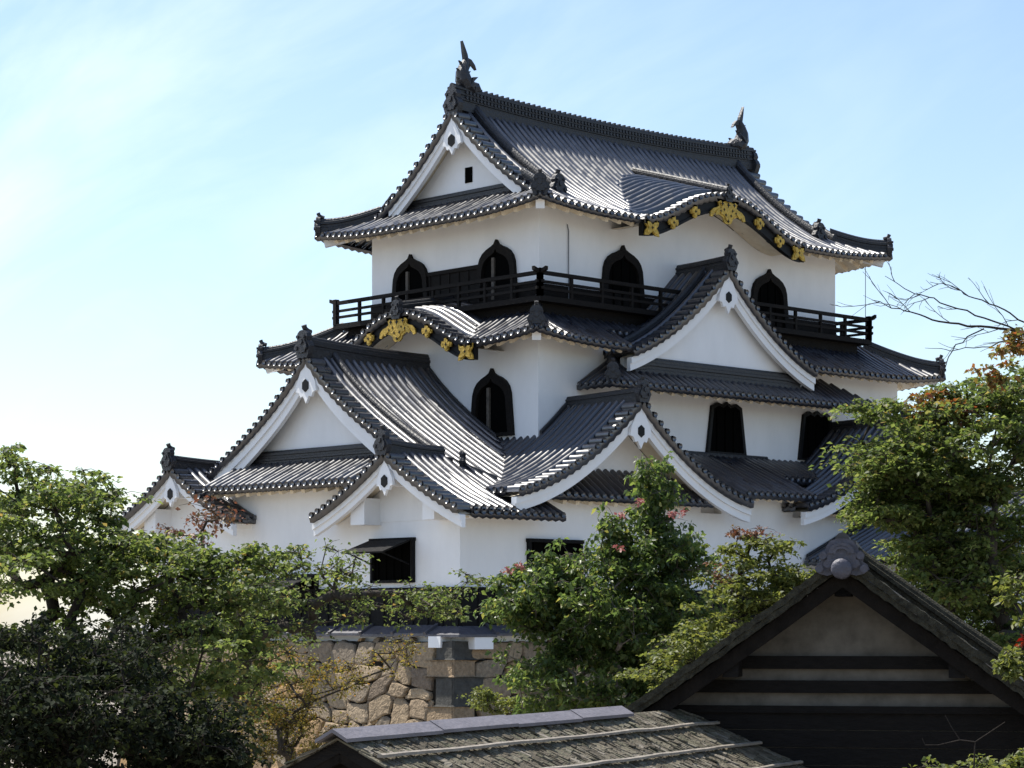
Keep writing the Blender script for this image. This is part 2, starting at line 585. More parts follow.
def gable_parts(parent, O, r, lat, hw, Z, L, sw, zbase, ridge=(0.34, 0.42, 4, 0.10), osc=0.8, bb=0.42, rung=0.5,
                dminL=0.0, dminR=0.0, ends=True, kudari=0.95, wallmat=None, pend=0.55, smin=None, board=True, ridge_sag=0.0,
                underside=True, tilt=0.0):
    """gabled roof running back from its verge: slopes, ridge, bargeboard, gable wall and pendant"""
    O, r, lat = np.array(O, float), np.array(r, float), np.array(lat, float)
    hws = hw if isinstance(hw, (tuple, list)) else (hw, hw)
    mb = MB()
    km = MB()
    for side, h, dm in ((-1, hws[0], dminL), (1, hws[1], dminR)):
        e = lat * side
        slope(mb, O + e * h, r, -e, rung, L, (lambda s, d, h=h: Z(h - d) + tilt * s), dm, h, ends=ends, nseg=12)
        slope(mb, O, e, r, 0.1, h, (lambda s, d: Z(s)), 0.0, rung, ends=True, nseg=2, r=0.094, rib=0.27, fascia=0.17)
        if kudari:
            ls = np.linspace(0.2, h - 0.45, 12)
            km.sweep([v3(O + e * l + r * kudari, Z(l) + 0.02) for l in ls], ridge_prof(0.24, 0.27, 2, 0.10))
    roof = mb.build('gable_roof', TILE, parent, True)
    if kudari:
        km.build('descending_ridge', RIDGE, roof)
    rm = MB()
    ns = 10
    path = []
    for i in range(ns + 1):
        t = i / ns
        s = 0.02 + (L - 0.02) * t
        path.append(v3(O + r * s, Z(0) - 0.04 + ridge_sag * (1 - t) ** 2 + tilt * s))
    rm.sweep(path, ridge_prof(*ridge))
    rm.build('ridge', RIDGE, roof)
    om = MB()
    oni(om, v3(O + r * 0.0, Z(0) - 0.10 + ridge_sag), v3(lat), v3(-r), osc)
    om.build('ridge_end_tile', ORN, roof)
    if board:
        bm = MB()
        e = 1e-3
        for side, h in ((-1, hws[0]), (1, hws[1])):
            ls = np.linspace(0, h - 0.02, 22)
            for (f0, f1, t0, t1) in ((0.0, 1.0, 0.16, 0.30), (0.0, 0.45, 0.10, 0.16)):
                vs, fs = [], []
                for l in ls:
                    g = (Z(l + e) - Z(max(l - e, 0))) / (e + min(l, e))
                    dep = bb * min(math.sqrt(1 + g * g), 1.45) * (1 + 0.12 * l / h)
                    top = Z(l) - 0.21
                    for s in (t0, t1):
                        for f in (f0, f1):
                            vs.append(v3(O + lat * side * l + r * s, top - dep * f))
                for i in range(len(ls) - 1):
                    a, b = i * 4, (i + 1) * 4
                    fs += [(a, b, b + 1, a + 1), (a + 1, b + 1, b + 3, a + 3), (a + 2, a + 3, b + 3, b + 2), (a, a + 2, b + 2, b)]
                m = (len(ls) - 1) * 4
                fs += [(0, 1, 3, 2), (m, m + 2, m + 3, m + 1)]
                bm.add(vs, fs)
        bm.build('bargeboard', PLASTER, roof)
    if underside:
        um = MB()
        for side, h in ((-1, hws[0]), (1, hws[1])):
            ls = np.linspace(0, h - 0.05, 18)
            vs = [v3(O + lat * side * l + r * s, Z(l) - 0.19) for l in ls for s in (0.2, sw)]
            um.add(vs, [(i * 2, i * 2 + 1, i * 2 + 3, i * 2 + 2) for i in range(len(ls) - 1)])
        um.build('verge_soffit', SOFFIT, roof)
    if wallmat is not None:
        wm = MB()
        pts = []
        for l in np.linspace(-hws[0] + 0.15, hws[1] - 0.15, 41):
            pts.append((l, Z(abs(l)) - 0.22))
        pts = [(l, h) for l, h in pts if h > zbase + 0.02]
        pts = [(pts[0][0], zbase)] + pts + [(pts[-1][0], zbase)]
        wm.plate(pts, v3(O), v3(lat), v3(-r), -sw - 0.15, -sw)
        wm.build('gable_wall', wallmat, roof)
    if pend:
        pm = MB()
        hz = 0.42 + 0.66 * pend
        zt = Z(0) - hz + 0.28 * pend
        half = [(0.0, 0.70), (0.34, 0.16), (0.50, -0.16), (0.56, -0.45), (0.38, -0.50), (0.30, -0.68), (0.16, -0.64), (0.0, -0.92)]
        out = [(a * pend, zt + h * pend) for a, h in half] + [(-a * pend, zt + h * pend) for a, h in reversed(half[1:-1])]
        pm.plate(out, v3(O), v3(lat), v3(-r), -0.14, -0.05)
        po = pm.build('pendant', PLASTER, roof)
        hm = MB()
        hexa = [(0.15 * math.sin(t), zt - 0.28 * pend + 0.18 * math.cos(t)) for t in np.linspace(0, 2 * math.pi, 7)[:-1]]
        hm.plate(hexa, v3(O), v3(lat), v3(-r), -0.06, -0.03)
        hm.build('hexagon_boss', BLACK, po)
    return roof


# ------------------------------------------------------------------ the ground
gm = MB()
R = 900
N = 48
vs, fs = [], []
cx_, cy_ = 8.0, 5.0
rad = [0, 12, 24, 36, 48, 60, 75, 95, 130, 200, 400, R]
for i, q in enumerate(rad):
    for j in range(N):
        a = 2 * math.pi * j / N
        x, y = cx_ + q * math.cos(a), cy_ + q * math.sin(a)
        z = -4.6 + (0.15 * math.sin(x * 0.11) * math.cos(y * 0.09))
        vs.append((x, y, z))
for i in range(len(rad) - 1):
    for j in range(N):
        fs.append((i * N + j, i * N + (j + 1) % N, (i + 1) * N + (j + 1) % N, (i + 1) * N + j))
gm.add(vs, fs)
tag(gm.build('ground', GRAVEL, None, True), kind='structure')

# ------------------------------------------------------------------ the keep
keep = thing('castle_keep', 'white plastered three storey castle keep with grey tiled gables on the stone base', 'castle', (0, 0, -0.45))

X2, Y2, X2E, Y2N = 4.9, 1.95, 22.2, 12.3      # second storey walls
X3, Y3, X3E, Y3N = 5.85, 2.87, 19.95, 10.57   # third storey walls
L1X, L1Y = 24.7, 14.1                         # first storey walls

w = MB()
w.box2((0, 0, -0.2), (L1X, L1Y, 3.38))
w.box2((0.001, 3.2, 3.38), (0.6, 11.2, 4.30))
w.box2((10.8, 0.001, 3.38), (14.2, 0.6, 4.18))
for sx in (6.15, 18.6):
    w.box2((sx - 3.7, 0.001, 3.38), (sx + 3.7, 0.6, 3.66))
w.build('first_storey_wall', PLASTER, keep)
w = MB()
w.box2((X2, Y2, 3.6), (X2E, Y2N, 8.74))
w.build('second_storey_wall', PLASTER, keep)
w = MB()
w.box2((X3, Y3, 8.6), (X3E, Y3N, 12.80))
KX, KHW = 12.75, 3.85                         # curved gable of the third storey (south... right) eave
KY, KHW2 = 6.70, 3.35                         # curved gable of the second storey (left) eave


def bell(t):
    t = min(max(t, 0.0), 1.0)
    return 0.5 + 0.5 * math.cos(math.pi * t ** 1.12)


def k3(l):
    return 12.38 + 1.12 * bell(abs(l) / KHW)


def k2(l):
    return 8.34 + 1.16 * bell(abs(l) / KHW2)


pts = [(-3.5, 11.7)] + [(l, k3(l) - 0.22) for l in np.linspace(-3.5, 3.5, 25)] + [(3.5, 11.7)]
w.plate(pts, (KX, Y3, 0), (1, 0, 0), (0, -1, 0), -0.3, 0.002)
w.build('third_storey_wall', PLASTER, keep)
w = MB()
pts = [(-3.1, 7.7)] + [(l, k2(l) - 0.22) for l in np.linspace(-3.1, 3.1, 25)] + [(3.1, 7.7)]
w.plate(pts, (X2, KY, 0), (0, 1, 0), (-1, 0, 0), -0.3, 0.002)
w.build('arched_wall', PLASTER, keep)

# black weatherboards round the foot, the small pent roof below them and the plaster strip
w = MB()
w.box2((-0.05, -0.05, -0.06), (L1X + 0.05, L1Y + 0.05, 1.03))
x = 0.25
for i in range(40):
    w.box((0.02 + i * 0.62, -0.065, 0.48), (0.022, 0.016, 0.53))
for i in range(23):
    w.box((-0.065, 0.02 + i * 0.62, 0.48), (0.016, 0.022, 0.53))
w.box2((-0.09, -0.09, 0.985), (L1X + 0.09, L1Y + 0.09, 1.045))
w.build('weatherboards', BOARDS, keep)
w = MB()
for (O, es, ed, Ls) in (((-0.50, -0.50), (1, 0), (0, 1), 25.7), ((-0.50, -0.50), (0, 1), (1, 0), 15.1)):
    zf = lambda s, d: -0.26 + 0.52 * d
    O, es, ed = map(lambda q: np.array(q, float), (O, es, ed))
    m = 18 if es[0] else 11
    for i in range(m):
        a, b = Ls * i / m, Ls * (i + 1) / m
        p = []
        for s, d in ((a, 0), (b, 0), (b, 0.5), (a, 0.5)):
            s2 = max(s, d)
            p.append(v3(O + es * s2 + ed * d, zf(s, d) + (0.03 if i % 2 else 0.0)))
        q = [c - Z3 * 0.07 for c in p]
        w.add(p + q, [(0, 1, 2, 3), (4, 5, 6, 7), (0, 1, 5, 4), (1, 2, 6, 5), (0, 3, 7, 4)])
        w.bar(v3(O + es * b + ed * -0.02, -0.24), v3(O + es * b + ed * 0.46, 0.0), 0.10, 0.10)
w.build('pent_roof', SLATE, keep)
w = MB()
w.box2((-0.12, -0.06, -0.47), (L1X + 0.1, L1Y + 0.1, -0.2))
w.box2((-0.52, 0.22, -0.62), (-0.1, 0.72, -0.31))
w.box2((0.10, -0.48, -0.66), (0.80, -0.05, -0.31))
w.build('base_strip', PLASTER, keep)


def hipz(z0, a, k, lift, Ls):
    def z(s, d):
        c = max(0.0, 1 - min(s, Ls - s) / 3.4)
        return z0 + a * d + k * d * d + lift * c * c * max(0.0, 1 - d / 3.4)
    return z


def hip_ridge(parent, corner, dirxy, zc, dtop, h=0.36, osc=0.55, start=0.0):
    """ridge riding the hip from the eave corner upwards"""
    m = MB()
    c = np.array(corner, float)
    dv = np.array(dirxy, float)
    ds = np.linspace(start, dtop, 10)
    m.sweep([v3(c + dv * d, zc(d) + 0.03 + 0.10 * max(0, 1 - d / 0.9) ** 2) for d in ds], ridge_prof(0.30, h, 3, 0.10))
    hr = m.build('hip_ridge', RIDGE, parent)
    m = MB()
    u = -dv / np.linalg.norm(dv)
    oni(m, v3(c + dv * start, zc(start) + 0.05), (u[1], -u[0], 0), (u[0], u[1], 0), osc)
    m.build('ridge_end_tile', ORN, hr)
    return hr


# ---- second storey roof: hipped skirt below the third storey
E2 = (3.70, 0.80, 23.40, 13.85)
zS2 = hipz(8.30, 0.50, 0.04, 0.26, E2[2] - E2[0])
zW2 = hipz(8.30, 0.50, 0.04, 0.26, E2[3] - E2[1])
GX, GHW = 12.02, 4.35                          # the big gable on the right face


def cut_kara(zmain, kz, c0, hw, dd):
    """where the main slope starts below a curved gable"""
    def f(s):
        l = abs(s - c0)
        if l > hw - 0.15:
            return 0.0
        d = 0.0
        while zmain(s, d) < kz(l) - 0.03 and d < dd - 0.15:
            d += 0.05
        return d
    return f


def hipped(s, Ls, dm):
    return min(s, Ls - s, dm)


m = MB()
LsS, LsW = E2[2] - E2[0], E2[3] - E2[1]
kcut2 = cut_kara(zW2, k2, KY - E2[1], KHW2, 2.15)
slope(m, (E2[0], E2[1]), (1, 0), (0, 1), 0.0, LsS, zS2,
      lambda s: 0.98 if abs(s + E2[0] - GX) < GHW - 0.12 else 0.0, lambda s: hipped(s, LsS, 2.10))
slope(m, (E2[0], E2[1]), (0, 1), (1, 0), 0.0, LsW, zW2, kcut2, lambda s: hipped(s, LsW, 2.16))
slope(m, (E2[2], E2[3]), (-1, 0), (0, -1), 0.0, LsS, zS2, 0.0, lambda s: hipped(s, LsS, 2.9), nseg=4)
slope(m, (E2[2], E2[3]), (0, -1), (-1, 0), 0.0, LsW, zW2, 0.0, lambda s: hipped(s, LsW, 3.5), nseg=4)
roof2 = m.build('second_storey_roof', TILE, keep, True)
lim = lambda Ls: (lambda s: min(s, Ls - s))


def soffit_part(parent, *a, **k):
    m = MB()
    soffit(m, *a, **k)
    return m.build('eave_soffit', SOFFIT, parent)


def corner_beam(parent, a, b, wd, ht):
    m = MB()
    m.bar(a, b, wd, ht)
    return m.build('corner_beam', PLASTER, parent)


soffit_part(roof2, (E2[0], E2[1]), (1, 0), (0, 1), zS2, 0, 4.0, 1.18, lim(LsS))
soffit_part(roof2, (E2[0], E2[1]), (1, 0), (0, 1), zS2, 12.6, LsS, 1.18, lim(LsS))
soffit_part(roof2, (E2[0], E2[1]), (0, 1), (1, 0), zW2, 0, KY - KHW2 - E2[1] + 0.1, 1.23, lim(LsW))
soffit_part(roof2, (E2[0], E2[1]), (0, 1), (1, 0), zW2, KY + KHW2 - E2[1] - 0.1, LsW, 1.23, lim(LsW))
soffit_part(roof2, (E2[2], E2[3]), (0, -1), (-1, 0), zW2, 0, LsW, 1.23, lim(LsW))
for cx0, cy0, ux, uy in ((E2[0], E2[1], 1, 1), (E2[0], E2[3], 1, -1), (E2[2], E2[1], -1, 1)):
    corner_beam(roof2, (cx0 + 0.22 * ux, cy0 + 0.22 * uy, zS2(0.2, 0.2) - 0.30), (cx0 + 1.3 * ux, cy0 + 1.3 * uy, zS2(1.3, 1.3) - 0.30), 0.26, 0.26)
for cxy, dv in (((E2[0], E2[1]), (1, 1)), ((E2[0], E2[3]), (1, -1)), ((E2[2], E2[1]), (-1, 1))):
    hip_ridge(roof2, cxy, dv, lambda d: zS2(d, d), 2.0, start=0.12)

# ---- third storey roof: hip-and-gable
E3 = (4.60, 1.57, 21.42, 11.95)
LsS, LsW = E3[2] - E3[0], E3[3] - E3[1]
zS3 = hipz(12.35, 0.37, 0.066, 0.24, LsS)
zW3 = hipz(12.35, 0.37, 0.066, 0.24, LsW)
HALF = LsW / 2
YC = E3[1] + HALF
SGL, SGR = 1.22, 15.60                         # verges, measured along the long eave
RU = 0.5


def top3(s):
    if s < SGL:
        return s
    if s < SGL + RU:
        return SGL
    if s > SGR:
        return min(LsS - s, LsS - SGR)
    if s > SGR - RU:
        return LsS - SGR
    return HALF


kcut3 = cut_kara(zS3, k3, KX - E3[0], KHW, 3.6)
m = MB()
n_ = round(LsS / 0.29)
slope(m, (E3[0], E3[1]), (1, 0), (0, 1), 0.0, SGL + RU, zS3, 0.0, top3)
slope(m, (E3[0], E3[1]), (1, 0), (0, 1), SGL + RU, SGR - RU, zS3, kcut3, top3, nseg=16)
slope(m, (E3[0], E3[1]), (1, 0), (0, 1), SGR - RU, LsS, zS3, 0.0, top3)
slope(m, (E3[2], E3[3]), (-1, 0), (0, -1), 0.0, LsS, zS3, 0.0, lambda s: top3(LsS - s), nseg=6)
slope(m, (E3[0], E3[1]), (0, 1), (1, 0), 0.0, LsW, zW3, 0.0, lambda s: hipped(s, LsW, 1.75), nseg=6)
slope(m, (E3[2], E3[3]), (0, -1), (-1, 0), 0.0, LsW, zW3, 0.0, lambda s: hipped(s, LsW, 1.75), nseg=4)
ZG3 = lambda l: zS3(8.3, HALF - abs(l))
vx0, vx1 = E3[0] + SGL, E3[0] + SGR
for (vx, rr) in ((vx0, 1), (vx1, -1)):
    for side in (-1, 1):
        slope(m, (vx, YC), (0, side), (rr, 0), 0.1, HALF - 1.5, lambda s, d: ZG3(s), 0.0, RU, ends=True, nseg=2, r=0.094, rib=0.27, fascia=0.17)
roof3 = m.build('third_storey_roof', TILE, keep, True)
kl, kr = KX - KHW - E3[0] + 0.15, KX + KHW - E3[0] - 0.15
soffit_part(roof3, (E3[0], E3[1]), (1, 0), (0, 1), zS3, 0, kl, 1.32, lim(LsS))
soffit_part(roof3, (E3[0], E3[1]), (1, 0), (0, 1), zS3, kr, LsS, 1.32, lim(LsS))
soffit_part(roof3, (E3[0], E3[1]), (0, 1), (1, 0), zW3, 0, LsW, 1.28, lim(LsW))
soffit_part(roof3, (E3[2], E3[3]), (0, -1), (-1, 0), zW3, 0, LsW, 1.28, lim(LsW))
for cx0, cy0, ux, uy in ((E3[0], E3[1], 1, 1), (E3[0], E3[3], 1, -1), (E3[2], E3[1], -1, 1)):
    corner_beam(roof3, (cx0 + 0.22 * ux, cy0 + 0.22 * uy, zS3(0.2, 0.2) - 0.31), (cx0 + 1.4 * ux, cy0 + 1.4 * uy, zS3(1.4, 1.4) - 0.31), 0.26, 0.27)
for cxy, dv in (((E3[0], E3[1]), (1, 1)), ((E3[0], E3[3]), (1, -1)), ((E3[2], E3[1]), (-1, 1)), ((E3[2], E3[3]), (-1, -1))):
    hip_ridge(roof3, cxy, dv, lambda d: zS3(d, d), 1.5, start=0.10, h=0.40)
for vx, rr in ((vx0, 1), (vx1, -1)):           # low ridges from the verge foot down to the hips
    for side in (-1, 1):
        m = MB()
        m.sweep([(vx + rr * (0.22 + 0.10 * t), YC + side * (3.0 + (HALF - 1.25 - 3.0) * t), ZG3(3.0 + (HALF - 1.25 - 3.0) * t) + 0.02) for t in np.linspace(0, 1, 6)],
                ridge_prof(0.28, 0.34, 3, 0.10))
        m.build('verge_foot_ridge', RIDGE, roof3)
# descending ridges beside the verges
for s in (SGL + 0.95, SGR - 0.95):
    for side in (-1, 1):
        m = MB()
        ds = np.linspace(1.45, HALF - 0.15, 14)
        m.sweep([(E3[0] + s, YC + side * (HALF - d), zS3(8.3, d) + 0.02) for d in ds], ridge_prof(0.30, 0.36, 3, 0.11))
        q = m.build('descending_ridge', RIDGE, roof3)
        m = MB()
        oni(m, (E3[0] + s, YC + side * (HALF - 1.45), zS3(8.3, 1.45)), (1, 0, 0), (0, side, 0), 0.62)
        m.build('ridge_end_tile', ORN, q)
m = MB()
xs = np.linspace(vx0 + 0.02, vx1 - 0.02, 24)
rz = lambda x: ZG3(0) - 0.06 + 0.22 * abs((x - (vx0 + vx1) / 2) / ((vx1 - vx0) / 2)) ** 2.2
m.sweep([(x, YC, rz(x)) for x in xs], ridge_prof(0.38, 0.64, 7, 0.10))
for x in np.linspace(vx0 + 0.5, vx1 - 0.5, 90):
    for hh in (0.24, 0.40):
        for sd in (-1,):
            c = np.array([x, YC + sd * 0.20, rz(x) + hh])
            a8 = [(0.055 * math.cos(t), 0.055 * math.sin(t)) for t in np.linspace(0, 2 * math.pi, 7)[:-1]]
            m.plate(a8, c, (1, 0, 0), (0, sd, 0), -0.03, 0.02)
for x in np.linspace(vx0 + 0.3, vx1 - 0.3, 60):
    m.box((x, YC, rz(x) + 0.64), (0.03, 0.08, 0.03))
mr = m.build('main_ridge', RIDGE, roof3)
for vx, rr in ((vx0, 1), (vx1, -1)):
    m = MB()
    oni(m, (vx + 0.12 * rr, YC, ZG3(0) - 0.05), (0, 1, 0), (-rr, 0, 0), 0.74, horn=False)
    m.build('ridge_end_tile', ORN, mr)
# bargeboards, gable walls, pendants of the top roof
e = 1e-3
for (vx, rr) in ((vx0, 1), (vx1, -1)):
    bm = MB()
    for side in (-1, 1):
        ls = np.linspace(0, 3.05, 22)
        for (f1, t0, t1) in ((1.0, 0.14, 0.28), (0.45, 0.08, 0.14)):
            vs, fs = [], []
            for l in ls:
                g = (ZG3(l + e) - ZG3(max(l - e, 0))) / (e + min(l, e))
                dep = 0.30 * math.sqrt(1 + g * g) * (1 + 0.25 * l / HALF)
                top = ZG3(l) - 0.21
                for s in (t0, t1):
                    for f in (0, f1):
                        vs.append((vx + rr * s, YC + side * l, top - dep * f))
            for i in range(len(ls) - 1):
                a, b = i * 4, (i + 1) * 4
                fs += [(a, b, b + 1, a + 1), (a + 1, b + 1, b + 3, a + 3), (a + 2, a + 3, b + 3, b + 2), (a, a + 2, b + 2, b)]
            mm = (len(ls) - 1) * 4
            fs += [(0, 1, 3, 2), (mm, mm + 2, mm + 3, mm + 1)]
            bm.add(vs, fs)
    bm.build('bargeboard', PLASTER, roof3)
    wm = MB()
    pts = [(l, ZG3(l) - 0.22) for l in np.linspace(-3.6, 3.6, 31)]
    pts = [(-3.6, 12.9)] + pts + [(3.6, 12.9)]
    wm.plate(pts, (vx + rr * 0.72, YC, 0), (0, 1, 0), (-rr, 0, 0), -0.2, 0)
    gw = wm.build('gable_wall', PLASTER, roof3)
    wm = MB()
    for side in (-1, 1):
        ls = np.linspace(0, 3.9, 18)
        vs = [(vx + rr * s, YC + side * l, ZG3(l) - 0.19) for l in ls for s in (0.2, 0.75)]
        wm.add(vs, [(i * 2, i * 2 + 1, i * 2 + 3, i * 2 + 2) for i in range(len(ls) - 1)])
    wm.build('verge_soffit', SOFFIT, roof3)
    wm = MB()
    wm.box((vx + rr * 0.71, YC - 0.05, 14.06), (0.02, 0.16, 0.24))
    wm.build('gable_vent', VOID, gw)
    wm = MB()                                    # layered tile band along the foot of the gable wall
    wm.sweep([(vx + rr * 0.62, YC - 2.6, zW3(5, 1.65) - 0.05), (vx + rr * 0.62, YC + 2.6, zW3(5, 1.65) - 0.05)], ridge_prof(0.30, 0.48, 5, 0.07))
    wm.build('gable_foot_tiles', RIDGE, roof3)
    pm = MB()
    zt = ZG3(0) - 0.78
    pend = 0.75
    half = [(0.0, 0.70), (0.34, 0.16), (0.50, -0.16), (0.56, -0.45), (0.38, -0.50), (0.30, -0.66), (0.16, -0.62), (0.0, -0.88)]
    out = [(a * pend, zt + h * pend) for a, h in half] + [(-a * pend, zt + h * pend) for a, h in reversed(half[1:-1])]
    pm.plate(out, (vx, YC, 0), (0, 1, 0), (-rr, 0, 0), -0.12, -0.03)
    po = pm.build('pendant', PLASTER, roof3)
    hm = MB()
    hexa = [(0.17 * math.sin(t), zt - 0.22 + 0.20 * math.cos(t)) for t in np.linspace(0, 2 * math.pi, 7)[:-1]]
    hm.plate(hexa, (vx, YC, 0), (0, 1, 0), (-rr, 0, 0), -0.04, 0.0)
    hm.build('hexagon_boss', BLACK, po)


def fish(x, rr):
    """fish-tailed roof beast on the end of the main ridge"""
    m = MB()
    b0 = np.array([x, YC, rz(x) + 0.55])
    b = np.zeros(3)
    path = [b + np.array([rr * a, 0, h]) for a, h in ((0.30, 0.0), (0.12, 0.12), (-0.02, 0.34), (-0.06, 0.60), (0.0, 0.84), (0.07, 1.0), (0.10, 1.1))]
    m.tube(path, [0.22, 0.27, 0.24, 0.19, 0.14, 0.10, 0.06], 9)
    head = [b + np.array([rr * a, 0, h]) for a, h in ((0.22, 0.06), (0.42, 0.10), (0.58, 0.02))]
    m.tube(head, [0.25, 0.22, 0.12], 9)
    up = [(0.0, 0.92), (0.16, 0.92), (0.10, 1.22), (-0.06, 1.58), (-0.10, 1.66), (-0.06, 1.30)]
    m.plate([(a, h) for a, h in up], b, (rr, 0, 0), (0, 1, 0), -0.05, 0.05)
    tail = [(0.05, 0.98), (0.12, 1.10), (0.26, 1.06), (0.40, 0.90), (0.46, 0.74), (0.32, 0.86), (0.16, 0.88)]
    m.plate(tail, b, (rr, 0, 0), (0, 1, 0), -0.05, 0.05)
    for a, h, q in ((-0.22, 0.20, 0.2), (-0.24, 0.52, 0.18), (-0.16, 0.80, 0.16), (0.20, 0.52, -0.16), (0.22, 0.74, -0.12)):
        m.plate([(a + q * 0.6, h - 0.08), (a - q * 0.35, h + 0.16), (a + q * 0.6, h + 0.10)], b, (rr, 0, 0), (0, 1, 0), -0.03, 0.03)
    for sd in (-1, 1):
        m.plate([(0.05, 0.15), (0.30, 0.42), (0.10, 0.38)], b + np.array([0, sd * 0.22, 0]), (rr, 0, 0), (0, sd, 0), -0.02, 0.05)
    m.v = [tuple(b0 + np.array(p) * np.array([1.05, 1.2, 0.90])) for p in m.v]
    m.build('fish_finial', ORN, mr)


fish(vx0 + 0.55, 1)
fish(vx1 - 0.62, -1)

# ---- gilded curved gables
GOLDC = [(0.0, -0.40), (0.10, -0.41), (0.20, -0.34), (0.25, -0.22), (0.37, -0.16), (0.50, -0.13), (0.58, -0.05), (0.70, -0.12), (0.80, -0.25), (0.91, -0.22),
         (0.87, -0.05), (0.72, 0.07), (0.56, 0.11), (0.45, 0.17), (0.47, 0.27), (0.57, 0.36), (0.57, 0.42), (0.0, 0.40)]
CLOVER = [(0.0, 0.30), (0.13, 0.28), (0.15, 0.13), (0.30, 0.14), (0.33, 0.0), (0.27, -0.12), (0.14, -0.10), (0.12, -0.24), (0.0, -0.30),
          (-0.12, -0.24), (-0.14, -0.10), (-0.27, -0.12), (-0.33, 0.0), (-0.30, 0.14), (-0.15, 0.13), (-0.13, 0.28)]
BUTTER = [(0.0, 0.14), (0.18, 0.30), (0.40, 0.30), (0.36, 0.10), (0.26, 0.0), (0.38, -0.14), (0.42, -0.32), (0.20, -0.30), (0.0, -0.16),
          (-0.20, -0.30), (-0.42, -0.32), (-0.38, -0.14), (-0.26, 0.0), (-0.36, 0.10), (-0.40, 0.30), (-0.18, 0.30)]


def curved_gable(O, r, lat, hw, Z, L, wall_s, rh, osc, tilt):
    O, r, lat = (np.array(q, float) for q in (O, r, lat))
    rf = gable_parts(keep, O, r, lat, hw, Z, L, wall_s, 0, ridge=(0.32, rh, 3, 0.10), osc=osc, rung=0.45, ends=False, kudari=0.0,
                     wallmat=None, pend=0, board=False, underside=False, tilt=tilt)
    rf.name = 'curved_gable_roof'
    b = MB()                                     # black lacquered bargeboard following the curve
    ls = np.linspace(-hw + 0.02, hw - 0.02, 61)
    for (f0, f1, t0, t1) in ((0.0, 0.40, 0.10, 0.26), (0.34, 0.42, 0.06, 0.10)):
        vs, fs = [], []
        for l in ls:
            top = Z(l) - 0.14
            for s in (t0, t1):
                for f in (f0, f1):
                    vs.append(v3(O + lat * l + r * s, top - f))
        for i in range(len(ls) - 1):
            a, c = i * 4, (i + 1) * 4
            fs += [(a, c, c + 1, a + 1), (a + 1, c + 1, c + 3, a + 3), (a + 2, a + 3, c + 3, c + 2), (a, a + 2, c + 2, c)]
        mm = (len(ls) - 1) * 4
        fs += [(0, 1, 3, 2), (mm, mm + 2, mm + 3, mm + 1)]
        b.add(vs, fs)
    bo = b.build('curved_bargeboard', BLACK, rf)
    u = MB()
    vs = [v3(O + lat * l + r * s, Z(l) - 0.20) for l in ls for s in (0.25, wall_s)]
    u.add(vs, [(i * 2, i * 2 + 1, i * 2 + 3, i * 2 + 2) for i in range(len(ls) - 1)])
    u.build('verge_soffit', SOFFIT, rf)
    full = GOLDC + [(-a, h) for a, h in reversed(GOLDC[1:-1])]
    for l, outl, sc, dz in ((0, full, 0.92, -0.52), (-0.40 * hw, CLOVER, 0.72, -0.36), (0.40 * hw, CLOVER, 0.72, -0.36), (-0.66 * hw, CLOVER, 0.72, -0.36),
                            (0.66 * hw, CLOVER, 0.72, -0.36), (-0.91 * hw, BUTTER, 0.78, -0.32), (0.91 * hw, BUTTER, 0.78, -0.32)):
        g = MB()
        g.plate([(a * sc, h * sc) for a, h in outl], v3(O + lat * l, Z(l) + dz), v3(lat), v3(-r), -0.05, 0.0)
        inner = [(a * sc * 0.72, h * sc * 0.72) for a, h in outl]
        g.plate(inner, v3(O + lat * l, Z(l) + dz), v3(lat), v3(-r), 0.0, 0.022)
        go = g.build('gold_fitting', GOLD, bo)
        spots = ((-0.28, 0.24, 0.075), (0.28, 0.24, 0.075), (0.0, 0.22, 0.085), (-0.36, 0.0, 0.05), (0.36, 0.0, 0.05),
                 (-0.12, -0.10, 0.06), (0.12, -0.10, 0.06), (0, -0.28, 0.055), (-0.2, 0.06, 0.05), (0.2, 0.06, 0.05)) if l == 0 else ((0, 0, 0.06),)
        for a, h, q in spots:
            hmb = MB()
            dia = [(0, q), (q * 0.3, q * 0.3), (q, 0), (q * 0.3, -q * 0.3), (0, -q), (-q * 0.3, -q * 0.3), (-q, 0), (-q * 0.3, q * 0.3)]
            hmb.plate([(a + i, h + j) for i, j in dia], v3(O + lat * l, Z(l) + dz), v3(lat), v3(-r), 0.0, 0.030)
            hmb.build('pierced_hole', BLACK, go)
    return rf


curved_gable((KX, E3[1] - 0.14), (0, 1), (1, 0), KHW, k3, 4.6, 1.42, 0.34, 0.42, 0.29)
curved_gable((E2[0] - 0.14, KY), (1, 0), (0, -1), KHW2, k2, 2.4, 1.35, 0.36, 0.50, 0.18)

# ---- veranda round the third storey
V = (4.95, 1.93, 20.75, 11.45)
m = MB()
m.box2((V[0], V[1], 9.52), (V[2], V[3], 9.68))
m.box2((V[0] + 0.35, V[1] + 0.35, 8.9), (V[2] - 0.35, V[3] - 0.35, 9.52))
ver = m.build('veranda', DARKWOOD, keep)


